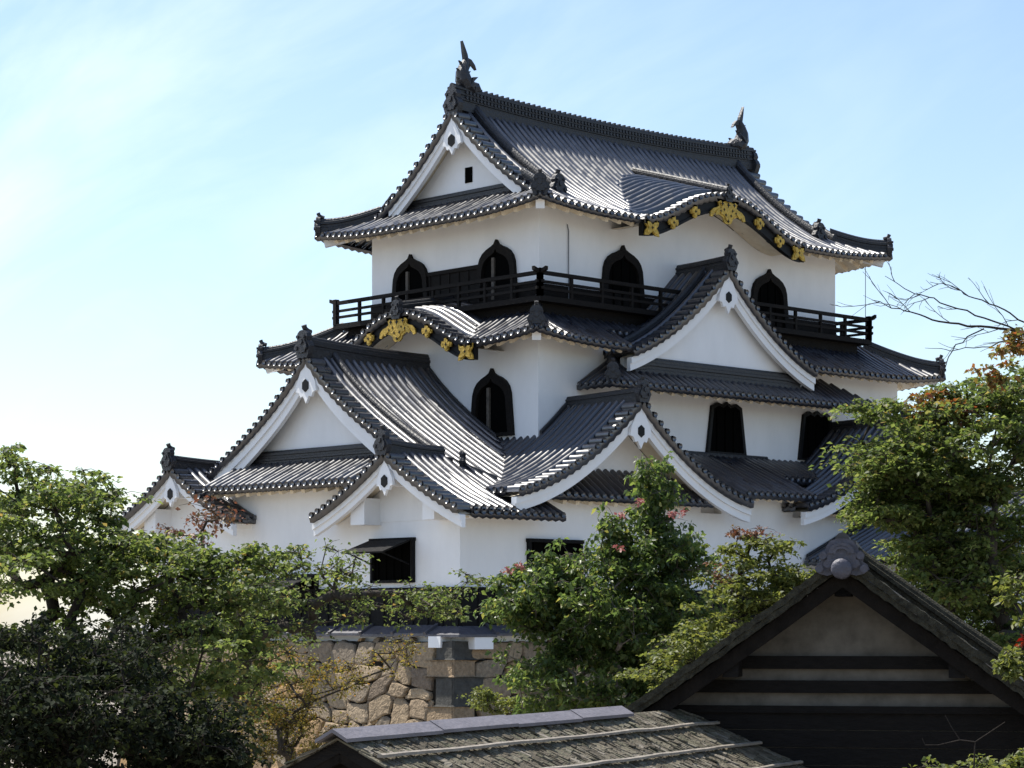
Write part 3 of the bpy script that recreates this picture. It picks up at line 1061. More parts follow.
def rail_side(a, b, n):
    m = MB()
    a, b = np.array(a, float), np.array(b, float)
    t = (b - a) / np.linalg.norm(b - a)
    for h, wd, ht in ((10.36, 0.11, 0.11), (10.10, 0.07, 0.08), (9.90, 0.07, 0.08)):
        ext = 0.28 if h > 10.3 else 0.16
        pa, pb = v3(a - t * ext, h), v3(b + t * ext, h)
        if h > 10.3:
            L = np.linalg.norm(b - a)
            path = [v3(a + t * q, h - ht / 2 + (0.10 * max(0, (abs(q - L / 2) - L / 2) / ext) if True else 0)) for q in
                    (-ext, -ext * 0.4, 0, L / 2, L, L + ext * 0.4, L + ext)]
            m.sweep(path, [(-wd / 2, 0), (-wd / 2, ht), (wd / 2, ht), (wd / 2, 0)])
        else:
            m.bar(pa, pb, wd, ht)
    for i in range(n + 1):
        p = a + (b - a) * i / n
        hh = 10.33 if i not in (0, n) else 10.48
        hw_ = 0.045 if i not in (0, n) else 0.075
        m.box2((p[0] - hw_, p[1] - hw_, 9.66), (p[0] + hw_, p[1] + hw_, hh))
    return m.build('railing', DARKWOOD, ver)


i_ = 0.07
rail_side((V[0] + i_, V[1] + i_), (V[2] - i_, V[1] + i_), 12)
rail_side((V[0] + i_, V[1] + i_), (V[0] + i_, V[3] - i_), 8)
rail_side((V[2] - i_, V[1] + i_), (V[2] - i_, V[3] - i_), 8)

# ---- big hip-and-gable dormer on the right face, second storey
ZG2 = lambda l: 11.12 - (1.02 * abs(l) - 0.079 * l * l)
gable_parts(keep, (GX, 0.72), (0, 1), (1, 0), GHW, ZG2, 2.6, 0.55, 7.3, ridge=(0.28, 0.32, 3, 0.10), osc=0.58, bb=0.34,
            ends=True, wallmat=PLASTER, pend=0.80, ridge_sag=0.10)
skz_ = None
skz = hipz(7.12, 0.62, 0.0, 0.05, 13.0)
m = MB()
SK = (6.5, 0.45, 19.5)
Lk = SK[2] - SK[0]
slope(m, (SK[0], SK[1]), (1, 0), (0, 1), 0.0, Lk, lambda s, d: 7.14 + 0.62 * d, 0.0, lambda s: min(s, Lk - s, 1.5) if min(s, Lk - s) > 0.1 else 0, nseg=5)
slope(m, (SK[0], SK[1]), (0, 1), (1, 0), 0.0, 1.5, lambda s, d: 7.14 + 0.62 * d, 0.0, lambda s: min(s, 1.25), nseg=4)
sk = m.build('skirt_roof', TILE, keep, True)
m = MB()
m.sweep([(GX - 3.9, 1.22, 7.56), (GX - 3.2, 1.22, 7.64), (GX + 3.2, 1.22, 7.64), (GX + 3.9, 1.22, 7.56)], ridge_prof(0.30, 0.46, 4, 0.07))
m.build('gable_foot_tiles', RIDGE, sk)
m = MB()
soffit(m, (SK[0], SK[1]), (1, 0), (0, 1), lambda s, d: 7.14 + 0.45 * d, 0.05, Lk, 1.45, lambda s: min(s + 0.15, Lk - s + 0.15))
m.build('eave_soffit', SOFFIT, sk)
hip_ridge(sk, (SK[0], SK[1]), (1, 1), lambda d: 7.14 + 0.62 * d, 1.35, h=0.26, osc=0.5, start=0.1)

# ---- left face: the big gable, its skirt roof and the two small flanking gables
WY = 6.85
ZW = lambda l: 7.98 - (0.505 * abs(l) + 0.985 * (1 - math.exp(-abs(l) / 1.6)))
m = MB()
YS = -1.0                                       # right-hand eave of the first storey
hS = WY - YS


def dmaxS(s):                                   # s: distance back from the small gable's verge (x = -1)
    x = s - 1.0
    if x < 0.6:
        return 3.05 if x > -0.5 else 0.0
    return hS


slope(m, (-1.0, YS), (1, 0), (0, 1), 0.5, 1.6, lambda s, d: ZW(hS - d), 0.0, 3.05, nseg=8)
slope(m, (-1.0, YS), (1, 0), (0, 1), 1.6, 4.1, lambda s, d: ZW(hS - d), 0.0, hS, nseg=16)
slope(m, (-1.0, YS), (1, 0), (0, 1), 4.1, 5.95, lambda s, d: ZW(hS - d), 1.2, hS, nseg=14)
slope(m, (0.1, 12.0), (1, 0), (0, -1), 0.5, 4.85, lambda s, d: ZW(5.15 - d), 0.0, 5.15, nseg=8)
for side, h0, h1 in ((-1, 0.1, 4.70), (1, 0.1, 4.95)):
    slope(m, (0.1, WY), (0, side), (1, 0), h0, h1, lambda s, d: ZW(s), 0.0, 0.5, nseg=2, r=0.094, rib=0.27, fascia=0.17)
roofW = m.build('first_storey_roof', TILE, keep, True)
m = MB()
for side, h1 in ((-1, 4.6), (1, 4.5)):
    ls = np.linspace(0.2, h1, 14)
    m.sweep([(0.1 + 1.0, WY + side * l, ZW(l) + 0.02) for l in ls], ridge_prof(0.26, 0.30, 2, 0.11))
m.build('descending_ridge', RIDGE, roofW)
m = MB()
m.sweep([(x, WY, ZW(0) - 0.10 + 0.18 * max(0, 1 - (x - 0.1) / 4.8) ** 2) for x in np.linspace(0.12, 4.95, 12)], ridge_prof(0.34, 0.46, 4, 0.10))
q = m.build('ridge', RIDGE, roofW)
m = MB()
oni(m, (0.1, WY, ZW(0) + 0.02), (0, 1, 0), (-1, 0, 0), 0.70)
m.build('ridge_end_tile', ORN, q)
bm = MB()
for side in (-1, 1):
    ls = np.linspace(0, 4.75, 22)
    for (f1, t0, t1) in ((1.0, 0.14, 0.28), (0.5, 0.08, 0.14)):
        vs, fs = [], []
        for l in ls:
            dep = 0.42 * 1.22 * (1 + 0.15 * l / 4.5)
            top = ZW(l) - 0.21
            for s in (t0, t1):
                for f in (0, f1):
                    vs.append((0.1 + s, WY + side * l, top - dep * f))
        for i in range(len(ls) - 1):
            a, b = i * 4, (i + 1) * 4
            fs += [(a, b, b + 1, a + 1), (a + 1, b + 1, b + 3, a + 3), (a + 2, a + 3, b + 3, b + 2), (a, a + 2, b + 2, b)]
        mm = (len(ls) - 1) * 4
        fs += [(0, 1, 3, 2), (mm, mm + 2, mm + 3, mm + 1)]
        bm.add(vs, fs)
bm.build('bargeboard', PLASTER, roofW)
m = MB()
for side in (-1, 1):
    ls = np.linspace(0, 5.0, 18)
    vs = [(0.1 + s, WY + side * l, ZW(l) - 0.19) for l in ls for s in (0.2, 0.9)]
    m.add(vs, [(i * 2, i * 2 + 1, i * 2 + 3, i * 2 + 2) for i in range(len(ls) - 1)])
m.build('verge_soffit', SOFFIT, roofW)
m = MB()
pts = [(l, ZW(l) - 0.22) for l in np.linspace(-4.6, 4.6, 25)]
m.plate([(-4.6, 4.3)] + pts + [(4.6, 4.3)], (0.78, WY, 0), (0, 1, 0), (-1, 0, 0), -0.2, 0)
m.build('gable_wall', PLASTER, roofW)
pm = MB()
zt = ZW(0) - 0.72
half = [(0.0, 0.70), (0.34, 0.16), (0.50, -0.16), (0.56, -0.45), (0.38, -0.50), (0.30, -0.66), (0.16, -0.62), (0.0, -0.88)]
pend = 0.85
out = [(a * pend, zt + h * pend) for a, h in half] + [(-a * pend, zt + h * pend) for a, h in reversed(half[1:-1])]
pm.plate(out, (0.1, WY, 0), (0, 1, 0), (-1, 0, 0), -0.12, -0.03)
po = pm.build('pendant', PLASTER, roofW)
hm = MB()
hexa = [(0.16 * math.sin(t), zt - 0.22 + 0.19 * math.cos(t)) for t in np.linspace(0, 2 * math.pi, 7)[:-1]]
hm.plate(hexa, (0.1, WY, 0), (0, 1, 0), (-1, 0, 0), -0.04, 0.0)
hm.build('hexagon_boss', BLACK, po)
# soffit of the corner eave
m = MB()
soffit(m, (-1.0, YS), (1, 0), (0, 1), lambda s, d: ZW(hS - d) + 0.04, 0.3, 4.0, 1.02)
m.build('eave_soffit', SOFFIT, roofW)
# valley gutter where the left slopes meet the right gable's slope
ZS1 = lambda l: 6.52 - (0.95 * abs(l) - 0.077 * l * l)
SX1 = 6.15
m = MB()
path = []
for y in np.linspace(3.6, 0.2, 12):
    lo, hi = 1.0, 4.9
    for _ in range(40):
        mid = (lo + hi) / 2
        if ZS1(SX1 - mid) < ZW(WY - y):
            lo = mid
        else:
            hi = mid
    path.append((min(lo, 4.85), y, ZW(WY - y) + 0.02))
m.sweep(path, [(-0.12, -0.05), (-0.12, 0.06), (0.12, 0.06), (0.12, -0.05)])
m.build('valley_tiles', RIDGE, roofW)
# small ridge off the right-hand small gable and the standing tile at its end
m = MB()
m.sweep([(x, 2.05, ZW(WY - 2.05) - 0.02) for x in np.linspace(0.9, 1.6, 4)], ridge_prof(0.22, 0.16, 1, 0.08))
m.sweep([(1.6, 2.05, ZW(WY - 2.05)), (2.0, 1.5, ZW(WY - 1.5)), (2.5, 0.9, ZW(WY - 0.9))], ridge_prof(0.18, 0.13, 1, 0.06))
oni(m, (1.65, 1.75, ZW(WY - 1.75) + 0.05), (0.7, 0.7, 0), (0.6, -0.8, 0), 0.48, horn=False)
m.build('branch_ridge', RIDGE, roofW)

# skirt below the big gable
m = MB()
zsk = lambda s, d: 4.06 + 0.50 * d + 0.06 * max(0, 1 - (7.1 - s) / 2.0) ** 2
slope(m, (-0.9, 3.45), (0, 1), (1, 0), 0.0, 7.1, zsk, 0.0, 1.68, nseg=5)
sk = m.build('skirt_roof', TILE, keep, True)
m = MB()
m.sweep([(0.66, y, 4.80) for y in (WY - 3.2, WY, WY + 3.4)], ridge_prof(0.30, 0.46, 5, 0.07))
m.build('gable_foot_tiles', RIDGE, sk)
m = MB()
soffit(m, (-0.9, 3.45), (0, 1), (1, 0), lambda s, d: 4.06 + 0.3 * d, 0.2, 7.0, 0.92)
m.build('eave_soffit', SOFFIT, sk)


def small_gable(yc, hwl, hwr, L, zr, skipS=False):
    Zs = lambda l: zr - (0.70 * abs(l) - 0.052 * l * l)
    rf = gable_parts(keep, (-1.0, yc), (1, 0), (0, -1), (hwl, hwr), Zs, L, 0.98, 2.9, ridge=(0.27, 0.30, 3, 0.09), osc=0.60, bb=0.28,
                     ends=True, wallmat=PLASTER, pend=0.62, kudari=0.0, ridge_sag=0.12)
    for l, wd in ((-1.55, 0.30), (1.45, 0.24)):
        m = MB()
        zz = Zs(abs(l)) - 0.62
        m.box2((-0.62, yc - l - wd, zz - 0.40), (0.02, yc - l + wd, zz + 0.35))
        m.build('purlin_end', PLASTER, rf)
    m = MB()
    m.box2((-0.66, yc - 0.16, Zs(0) - 0.95), (0.02, yc + 0.16, Zs(0) - 0.45))
    m.build('purlin_end', PLASTER, rf)
    return rf


ZR_SMALL = 4.80
small_gable(2.05, 3.25, 3.05, 2.2, ZR_SMALL)
small_gable(12.12, 3.05, 3.05, 3.6, ZR_SMALL + 0.05)
m = MB()
soffit(m, (-1.0, 9.05), (1, 0), (0, 1), lambda s, d: 3.2 + 0.3 * d, 0.3, 2.5, 0.8, rafters=False)
m.build('eave_soffit', SOFFIT, roofW)

# ---- right face: two wide gables of the first storey and the eave between them
for sx in (SX1, 18.6):
    rf = gable_parts(keep, (sx, -1.05), (0, 1), (1, 0), 4.95, ZS1, 5.0, 1.35, 3.2, kudari=0.0, ridge=(0.26, 0.28, 3, 0.09), osc=0.55, bb=0.35,
                     ends=True, wallmat=PLASTER, pend=0.80, ridge_sag=0.10)
    m = MB()
    dpr = lambda s: max(0.0, min(1.08, (ZS1(s - 3.75) - 0.36 - 3.66) / 0.74))
    slope(m, (sx - 3.75, -0.75), (1, 0), (0, 1), 0.0, 7.5, lambda s, d: 3.66 + 0.74 * d, 0.0, dpr, nseg=4)
    pr = m.build('pent_roof', TILE, rf, True)
    m = MB()
    soffit(m, (sx - 3.75, -0.75), (1, 0), (0, 1), lambda s, d: 3.66 + 0.25 * d, 0.35, 7.15, 0.8, dpr)
    m.build('eave_soffit', SOFFIT, pr)
m = MB()
zm = lambda s, d: 3.98 + 0.46 * d
slope(m, (8.0, -0.9), (1, 0), (0, 1), 0.0, 16.0, zm, lambda s: 0.0 if 2.9 < s < 6.2 else 1.4, 2.86, nseg=6)
rf = m.build('first_storey_roof', TILE, keep, True)
m = MB()
soffit(m, (8.0, -0.9), (1, 0), (0, 1), zm, 2.9, 6.2, 0.95)
m.build('eave_soffit', SOFFIT, rf)
m = MB()
for y in (1.90,):                               # tiles laid along the foot of the second storey wall
    m.sweep([(9.3, y, 5.22), (15.2, y, 5.22)], ridge_prof(0.16, 0.22, 2, 0.05))
m.build('wall_foot_tiles', RIDGE, rf)
m = MB()
m.sweep([(SX1 - l, Y2 - 0.10, ZS1(l) + 0.0) for l in np.linspace(0.2, 1.25, 6)], ridge_prof(0.16, 0.26, 2, 0.05))
m.build('wall_foot_tiles', RIDGE, roofW)
m = MB()
m.sweep([(X2 - 0.10, y, ZW(WY - y) + 0.0) for y in np.linspace(3.6, 6.6, 8)], ridge_prof(0.16, 0.20, 2, 0.05))
m.build('wall_foot_tiles', RIDGE, roofW)

# ---- windows


def bell_window(o, ea, en, wd, ht, post=True, frame=DARKWOOD):
    half = [(0.56, 0.0), (0.53, 0.25), (0.50, 0.50), (0.485, 0.62), (0.44, 0.72), (0.36, 0.80), (0.25, 0.855), (0.13, 0.895), (0.05, 0.93), (0.0, 1.0)]
    out = [(a * wd, h * ht) for a, h in half] + [(-a * wd, h * ht) for a, h in reversed(half[:-1])]
    inn = [(a * wd * 0.78, 0.05 * ht + h * ht * 0.80) for a, h in half] + [(-a * wd * 0.78, 0.05 * ht + h * ht * 0.80) for a, h in reversed(half[:-1])]
    m = MB()
    m.plate(inn, o, ea, en, 0.0, 0.012)
    wn = m.build('window', VOID, keep)
    m = MB()
    m.ring(out, inn, o, ea, en, 0.0, 0.13)
    m.build('window_frame', frame, wn)
    m = MB()
    o, ea, en = np.array(o, float), np.array(ea, float), np.array(en, float)
    if post:
        c = o + ea * 0.10 * wd + en * 0.05
        m.box(c + Z3 * ht * 0.36, (0.055, 0.035, ht * 0.36), (ea, en, Z3))
        m.build('post', OLDWOOD, wn)
    else:
        for q in (-0.22, 0.0, 0.22):
            m.box(o + ea * q * wd + en * 0.035 + Z3 * ht * 0.40, (0.03, 0.02, ht * 0.38), (ea, en, Z3))
        m.build('lattice', VOID, wn)


WN = dict(ea=(0, 1, 0), en=(-1, 0, 0))
SN = dict(ea=(1, 0, 0), en=(0, -1, 0))
bell_window((X3, 4.66, 9.80), wd=1.62, ht=1.92, **WN)
bell_window((X3, 8.62, 9.80), wd=1.62, ht=1.92, **WN)
bell_window((9.40, Y3, 9.75), wd=1.74, ht=1.98, post=False, **SN)
bell_window((16.40, Y3, 9.75), wd=1.74, ht=1.98, post=False, **SN)
bell_window((X2, 3.86, 5.62), wd=1.66, ht=2.05, **WN)
for xc in (13.2, 17.75):
    m = MB()
    tr = [(-0.95, 0), (0.95, 0), (0.72, 1.50), (0.45, 1.62), (0.2, 1.55), (0, 1.66), (-0.2, 1.55), (-0.45, 1.62), (-0.72, 1.50)]
    inn = [(a * 0.86, 0.06 + h * 0.9) for a, h in tr]
    m.plate(inn, (xc, Y2, 5.42), (1, 0, 0), (0, -1, 0), 0.0, 0.012)
    wn = m.build('window', VOID, keep)
    m = MB()
    m.ring(tr, inn, (xc, Y2, 5.42), (1, 0, 0), (0, -1, 0), 0.0, 0.10)
    m.build('window_frame', BLACK, wn)
    m = MB()
    for q in (-0.4, 0.0, 0.4):
        m.box((xc + q, Y2 - 0.04, 6.15), (0.035, 0.022, 0.66))
    m.build('lattice', VOID, wn)
m = MB()
m.box2((X3 - 0.03, Y3 - 0.03, 9.66), (X3E + 0.03, Y3, 10.22))
m.box2((X3 - 0.03, Y3 + 0.001, 9.66), (X3, Y3N + 0.03, 10.22))
m.build('wainscot', DARKWOOD, keep)
# dark battened band between the two upper windows of the left face
m = MB()
m.box2((X3 - 0.05, 5.3, 9.68), (X3, 7.9, 11.0))
m.box2((X3 - 0.10, 5.3, 10.92), (X3, 7.9, 11.04))
for y in np.linspace(5.5, 7.7, 6):
    m.box2((X3 - 0.075, y - 0.03, 9.68), (X3 - 0.04, y + 0.03, 10.95))
m.build('dark_wall_band', DARKWOOD, keep)


def flap_window(o, ea, en, wd, ht, flap=True):
    o, ea, en = np.array(o, float), np.array(ea, float), np.array(en, float)
    m = MB()
    m.box(o + en * 0.006, (wd / 2, 0.006, ht / 2), (ea, en, Z3))
    wn = m.build('window', VOID, keep)
    m = MB()
    for sx in (-1, 1):
        m.box(o + ea * sx * (wd / 2 + 0.03) + en * 0.06, (0.045, 0.06, ht / 2 + 0.06), (ea, en, Z3))
    m.box(o + Z3 * (ht / 2 + 0.04) + en * 0.07, (wd / 2 + 0.1, 0.075, 0.05), (ea, en, Z3))
    m.box(o - Z3 * (ht / 2 + 0.03) + en * 0.06, (wd / 2 + 0.05, 0.06, 0.04), (ea, en, Z3))
    m.build('window_frame', BOARDS, wn)
    m = MB()
    for q in np.linspace(-0.4, 0.4, 5):
        m.box(o + ea * q * wd + en * 0.03, (0.03, 0.02, ht / 2), (ea, en, Z3))
    m.build('lattice', VOID, wn)
    if flap:
        m = MB()
        top = o + Z3 * (ht / 2 + 0.02) + en * 0.15
        dirv = en * 0.86 - Z3 * 0.30
        dirv = dirv / np.linalg.norm(dirv)
        nn = np.cross(dirv, ea)
        m.box(top + dirv * 0.55, (wd / 2 + 0.05, 0.55, 0.025), (ea, dirv, nn))
        m.build('push_up_shutter', BOARDS, wn)
        m = MB()
        for sx in (-1, 1):
            m.bar(o + ea * sx * wd * 0.46 - Z3 * ht * 0.10 + en * 0.1, top + dirv * 1.0 + ea * sx * wd * 0.44 - Z3 * 0.03, 0.035, 0.035)
        m.build('prop_stick', BOARDS, wn)


flap_window((0, 2.74, 1.80), (0, 1, 0), (-1, 0, 0), 1.66, 1.1)
flap_window((0, 6.9, 0.95), (0, 1, 0), (-1, 0, 0), 1.5, 0.9)
flap_window((3.60, 0, 1.86), (1, 0, 0), (0, -1, 0), 2.0, 0.95, flap=False)
m = MB()
m.tube([(7.0, Y3 - 0.03, 12.1), (7.05, Y3 - 0.04, 11.9), (7.05, Y3 - 0.04, 9.7)], [0.016] * 3, 5)
m.build('lightning_cable', CABLE, keep)
m = MB()
m.tube([(20.75, 2.2, 12.2), (20.75, 2.2, 9.7)], [0.012] * 2, 5)
m.build('rain_chain', CABLE, keep)

# ------------------------------------------------------------------ the stone base
rs = random.Random(5)


def split(a0, a1, b0, b1, out):
    w_, h_ = a1 - a0, b1 - b0
    lim_w, lim_h = rs.uniform(0.95, 1.9), rs.uniform(0.70, 1.15)
    if w_ > lim_w and (w_ / lim_w > h_ / lim_h or h_ < 0.5):
        c = a0 + w_ * rs.uniform(0.34, 0.66)
        split(a0, c, b0, b1, out); split(c, a1, b0, b1, out)
    elif h_ > lim_h:
        c = b0 + h_ * rs.uniform(0.34, 0.66)
        split(a0, a1, b0, c, out); split(a0, a1, c, b1, out)
    else:
        out.append((a0, a1, b0, b1))


def stone_poly(mb, base, ea, en, a0, a1, b0, b1, batter, amp=1.0, dep=None, taper=0.10):
    cxs, cys = (a0 + a1) / 2, (b0 + b1) / 2
    hw_, hh = (a1 - a0) / 2 - 0.012, (b1 - b0) / 2 - 0.012
    n = 16
    ring0, ring1 = [], []
    ph = rs.uniform(0, 6.28)
    for i in range(n):
        t = 2 * math.pi * i / n
        c, s = math.cos(t), math.sin(t)
        k = (abs(c) ** 5.5 + abs(s) ** 5.5) ** (-1 / 5.5)
        k *= 1 + amp * (0.08 * math.sin(2 * t + ph) + 0.05 * math.sin(3 * t + ph * 2) + rs.uniform(-0.05, 0.05))
        ring0.append((cxs + hw_ * c * k, cys + hh * s * k))
    d = dep if dep else rs.uniform(0.06, 0.17)
    tilt = (rs.uniform(-0.06, 0.06), rs.uniform(-0.05, 0.05))
    vs = []

    def P(a, b, t):                             # courses wander
        k = min(1.0, max(0.0, (a - 0.55) / 0.8))
        a, b = a + k * (0.13 * math.sin(2.1 * b + 1.3 * a) + 0.07 * math.sin(4.7 * b + 0.5)), b + min(1.0, b / 0.3) * (0.12 * math.sin(1.7 * a + 0.9 * b) + 0.06 * math.sin(4.1 * a + 1.0))
        return base + ea * a - Z3 * b + en * (t + batter * b)
    for a, b in ring0:
        vs.append(P(a, b, -0.10))
    for f, dd in ((1.0, 0.35), (0.955, 0.85), (0.82, 1.0)):
        for a, b in ring0:
            x, y = cxs + (a - cxs) * f, cys + (b - cys) * f
            vs.append(P(x, y, d * dd + tilt[0] * (x - cxs) + tilt[1] * (y - cys) + rs.uniform(-0.012, 0.012)))
    vs.append(P(cxs, cys, d * 1.05))
    fs = []
    for r_ in range(3):
        for i in range(n):
            j = (i + 1) % n
            fs.append((r_ * n + i, r_ * n + j, (r_ + 1) * n + j, (r_ + 1) * n + i))
    for i in range(n):
        fs.append((3 * n + i, 3 * n + (i + 1) % n, 4 * n))
    mb.add(vs, fs)


BAT = 0.16
ZT = -0.46
back = MB()
H = 4.4
for p, q in (((-0.32, -0.10), (-0.32, 15.0)), ((-0.32, -0.10), (25.6, -0.10))):
    ex = np.array([-1, -1]) * BAT * H
    a = [v3(p, ZT), v3(q, ZT)]
    b = [v3(np.array(q) + (np.array([-BAT * H, 0]) if p[0] == q[0] else np.array([0, -BAT * H])), ZT - H),
         v3(np.array(p) + ex, ZT - H)]
    back.add(a + b, [(0, 1, 2, 3)])
back.add([(-0.32, -0.10, ZT), (25.6, -0.10, ZT), (25.6, 15, ZT), (-0.32, 15, ZT)], [(0, 1, 2, 3)])
base_o = thing('stone_base', 'rough brown stone base with grey corner blocks under the white keep', 'stone wall', (0, 0, -4.6))
back.build('joint_fill', GAP, base_o)
m = MB()
for base, ea, en, Lw in ((np.array([-0.32, -0.10, ZT]), np.array([0, 1.0, 0]), np.array([-1.0, 0, 0]), 14.8),
                         (np.array([-0.32, -0.10, ZT]), np.array([1.0, 0, 0]), np.array([0, -1.0, 0]), 14.0)):
    cells = []
    split(0.55, Lw, 0.0, 4.3, cells)
    for c in cells:
        stone_poly(m, base, ea, en, *c, BAT)
        for _ in range(2):                      # small stones packed into the joints
            a = c[rs.choice((0, 1))] + rs.uniform(-0.06, 0.06)
            b = rs.choice((c[2], c[3])) + rs.uniform(-0.06, 0.06)
            q = rs.uniform(0.05, 0.11)
            stone_poly(m, base, ea, en, a - q * 1.3, a + q * 1.3, b - q, b + q, BAT, 1.6, 0.05)
m.build('stones', STONE, base_o)
b_ = 0.0
k_ = 0
rows = (0.50, 0.46, 0.80, 0.62, 0.78, 0.70, 0.5)
for hgt in rows:                                # corner blocks, long side turned left and right in turn
    m = MB()
    long_s = (k_ % 2 == 0)
    la, lb = ((0.62, 1.05) if long_s else (1.0, 0.72))
    c0 = np.array([-0.34 - BAT * b_, -0.12 - BAT * b_, ZT - b_ - 0.015])
    c1 = np.array([-0.34 - BAT * (b_ + hgt), -0.12 - BAT * (b_ + hgt), ZT - b_ - hgt + 0.015])
    pr = 0.10
    vs = []
    for c in (c0, c1):
        vs += [c + np.array([-pr, -pr, 0]), c + np.array([lb, -pr, 0]), c + np.array([lb, 0.3, 0]), c + np.array([0.3, 0.3, 0]),
               c + np.array([0.3, la, 0]), c + np.array([-pr, la, 0])]
    m.add(vs, [(0, 1, 2, 3), (0, 3, 4, 5), (6, 9, 8, 7), (6, 11, 10, 9)] + [(i, (i + 1) % 6, 6 + (i + 1) % 6, 6 + i) for i in range(6)])
    o = m.build('corner_block', ASHLAR if k_ not in (1, 3, 5) else STONE, base_o)
    bv = o.modifiers.new('bevel', 'BEVEL'); bv.width = 0.05; bv.segments = 2
    b_ += hgt
    k_ += 1

# ------------------------------------------------------------------ attached turret on the right
tur = thing('attached_turret', 'lower tiled turret joined to the right face of the keep behind the maple', 'turret', (18.9, -4.5, -4.6))
zt_ = lambda s, d: 2.02 + 0.41 * d
m = MB()
slope(m, (14.7, -9.5), (0, 1), (1, 0), 0.0, 9.45, zt_, 0.0, 4.9, nseg=6)
slope(m, (24.5, -0.05), (0, -1), (-1, 0), 0.0, 9.45, zt_, 0.0, 4.9, nseg=3)
tr_ = m.build('gable_roof', TILE, tur, True)
m = MB()
m.sweep([(19.6, -9.5, 4.0), (19.6, -5, 3.95), (19.6, -0.1, 4.0)], ridge_prof(0.34, 0.4, 4, 0.1))
m.build('ridge', RIDGE, tr_)
m = MB()
m.box2((15.8, -8.7, -4.6), (23.4, -0.12, 2.25))
m.plate([(-3.8, 2.2), (0, 3.75), (3.8, 2.2)], (19.6, -8.7, 0), (1, 0, 0), (0, -1, 0), -0.2, 0)
m.build('wall', PLASTER, tur)
m = MB()
m.sweep([(14.8, -0.10, 2.05), (19.6, -0.10, 4.02)], ridge_prof(0.16, 0.20, 2, 0.05))
m.build('wall_foot_tiles', RIDGE, tr_)

# ------------------------------------------------------------------ storehouse gable in the foreground
SD = 26.0
ang = math.radians(11)
c0 = cw((842 - CX) * SD / F, SD)
e1 = cw(math.cos(ang), -math.sin(ang)) - cw(0, 0)          # along the gable wall, to the right
rr_ = cw(math.sin(ang), math.cos(ang)) - cw(0, 0)          # along the ridge, away
e1, rr_ = e1[:2], rr_[:2]
store = thing('storehouse', 'plaster gabled storehouse with dark beams and mossy old tiles in the foreground shade', 'storehouse',
              (c0[0], c0[1], -4.6))
P2 = c0[:2]
SZ = 0.72
zst = lambda l: SZ - 0.74 * l + 0.012 * l * l
LS = 7.0
HWS = 3.3
m = MB()
for side in (-1, 1):
    slope(m, P2 + e1 * side * HWS, rr_, -e1 * side, 0.30, LS, lambda s, d: zst(HWS - d), 0.0, HWS, nseg=8, rib=0.27, r=0.05)
rfS = m.build('tiled_roof', OLDTILE, store, True)
m = MB()
for side in (-1, 1):                                        # thick verge of layered bark and tile
    for (t0, t1, z0, z1) in ((-0.02, 0.34, -0.02, 0.07), (0.0, 0.40, -0.10, -0.02)):
        ls = np.linspace(0.02, HWS, 60)
        vs, fs = [], []
        for l in ls:
            j = rs.uniform(-0.012, 0.012)
            for s in (t0 + rs.uniform(-0.015, 0.015), t1):
                for h in (z0 + j, z1 + j + rs.uniform(-0.01, 0.012)):
                    vs.append(v3(P2 + e1 * side * l + rr_ * s, zst(l) + h))
        for i in range(len(ls) - 1):
            a, b = i * 4, (i + 1) * 4
            fs += [(a, b, b + 1, a + 1), (a + 1, b + 1, b + 3, a + 3), (a + 2, a + 3, b + 3, b + 2), (a, a + 2, b + 2, b)]
        m.add(vs, fs)
m.build('verge', MOSSY, rfS)
m = MB()
m.sweep([v3(P2 + rr_ * s, SZ - 0.05 + 0.10 * (1 - s / LS) ** 2) for s in np.linspace(0.05, LS, 10)], ridge_prof(0.30, 0.26, 3, 0.08))
q = m.build('ridge', OLDTILE, rfS)
m = MB()
half = [(0.0, 0.29), (0.08, 0.285), (0.16, 0.255), (0.22, 0.19), (0.245, 0.10), (0.29, 0.10), (0.33, 0.05), (0.31, -0.02), (0.30, -0.06), (0.37, -0.10), (0.40, -0.17), (0.34, -0.23), (0.22, -0.26), (0.0, -0.2)]
out = half + [(-a, h) for a, h in reversed(half[1:-1])]
out = [(a * 0.72, h * 0.72) for a, h in out]
m.plate(out, v3(P2, SZ + 0.02), v3(e1), v3(-rr_), -0.08, 0.06)
m.plate([(a * 0.68, 0.04 + (h - 0.04) * 0.68) for a, h in out], v3(P2, SZ + 0.02), v3(e1), v3(-rr_), 0.06, 0.10)
for sx in (-1, 1):
    for (a, h, q_) in ((0.205, 0.025, 0.034), (0.245, -0.12, 0.036)):
        ccc = [(sx * a + q_ * math.cos(t), h + q_ * math.sin(t)) for t in np.linspace(0, 2 * math.pi, 11)[:-1]]
        m.plate(ccc, v3(P2, SZ + 0.02), v3(e1), v3(-rr_), 0.06, 0.115)
for f in (0.80, 0.55):
    arc = [(0.165 * f * math.cos(t), 0.06 + 0.125 * f * math.sin(t)) for t in np.linspace(0, math.pi, 13)]
    arc2 = [(0.135 * f * math.cos(t), 0.055 + 0.100 * f * math.sin(t)) for t in np.linspace(math.pi, 0, 13)]
    m.plate(arc + arc2, v3(P2, SZ + 0.02), v3(e1), v3(-rr_), 0.08, 0.125)
orn = m.build('ridge_end_tile', ORN2, q)
m = MB()
m.sweep([v3(P2 + e1 * l + rr_ * 0.75, zst(l) + 0.02) for l in np.linspace(0.05, 1.75, 8)], ridge_prof(0.24, 0.26, 3, 0.08))
m.build('descending_ridge', MOSSY, rfS)
bv = orn.modifiers.new('bevel', 'BEVEL'); bv.width = 0.015; bv.segments = 2
m = MB()
cc = v3(P2 - rr_ * 0.16, SZ - 0.10)
rings = []
for i in range(7):
    t = math.pi / 2 * i / 6
    rings.append((0.115 * math.cos(t), 0.05 * math.sin(t)))
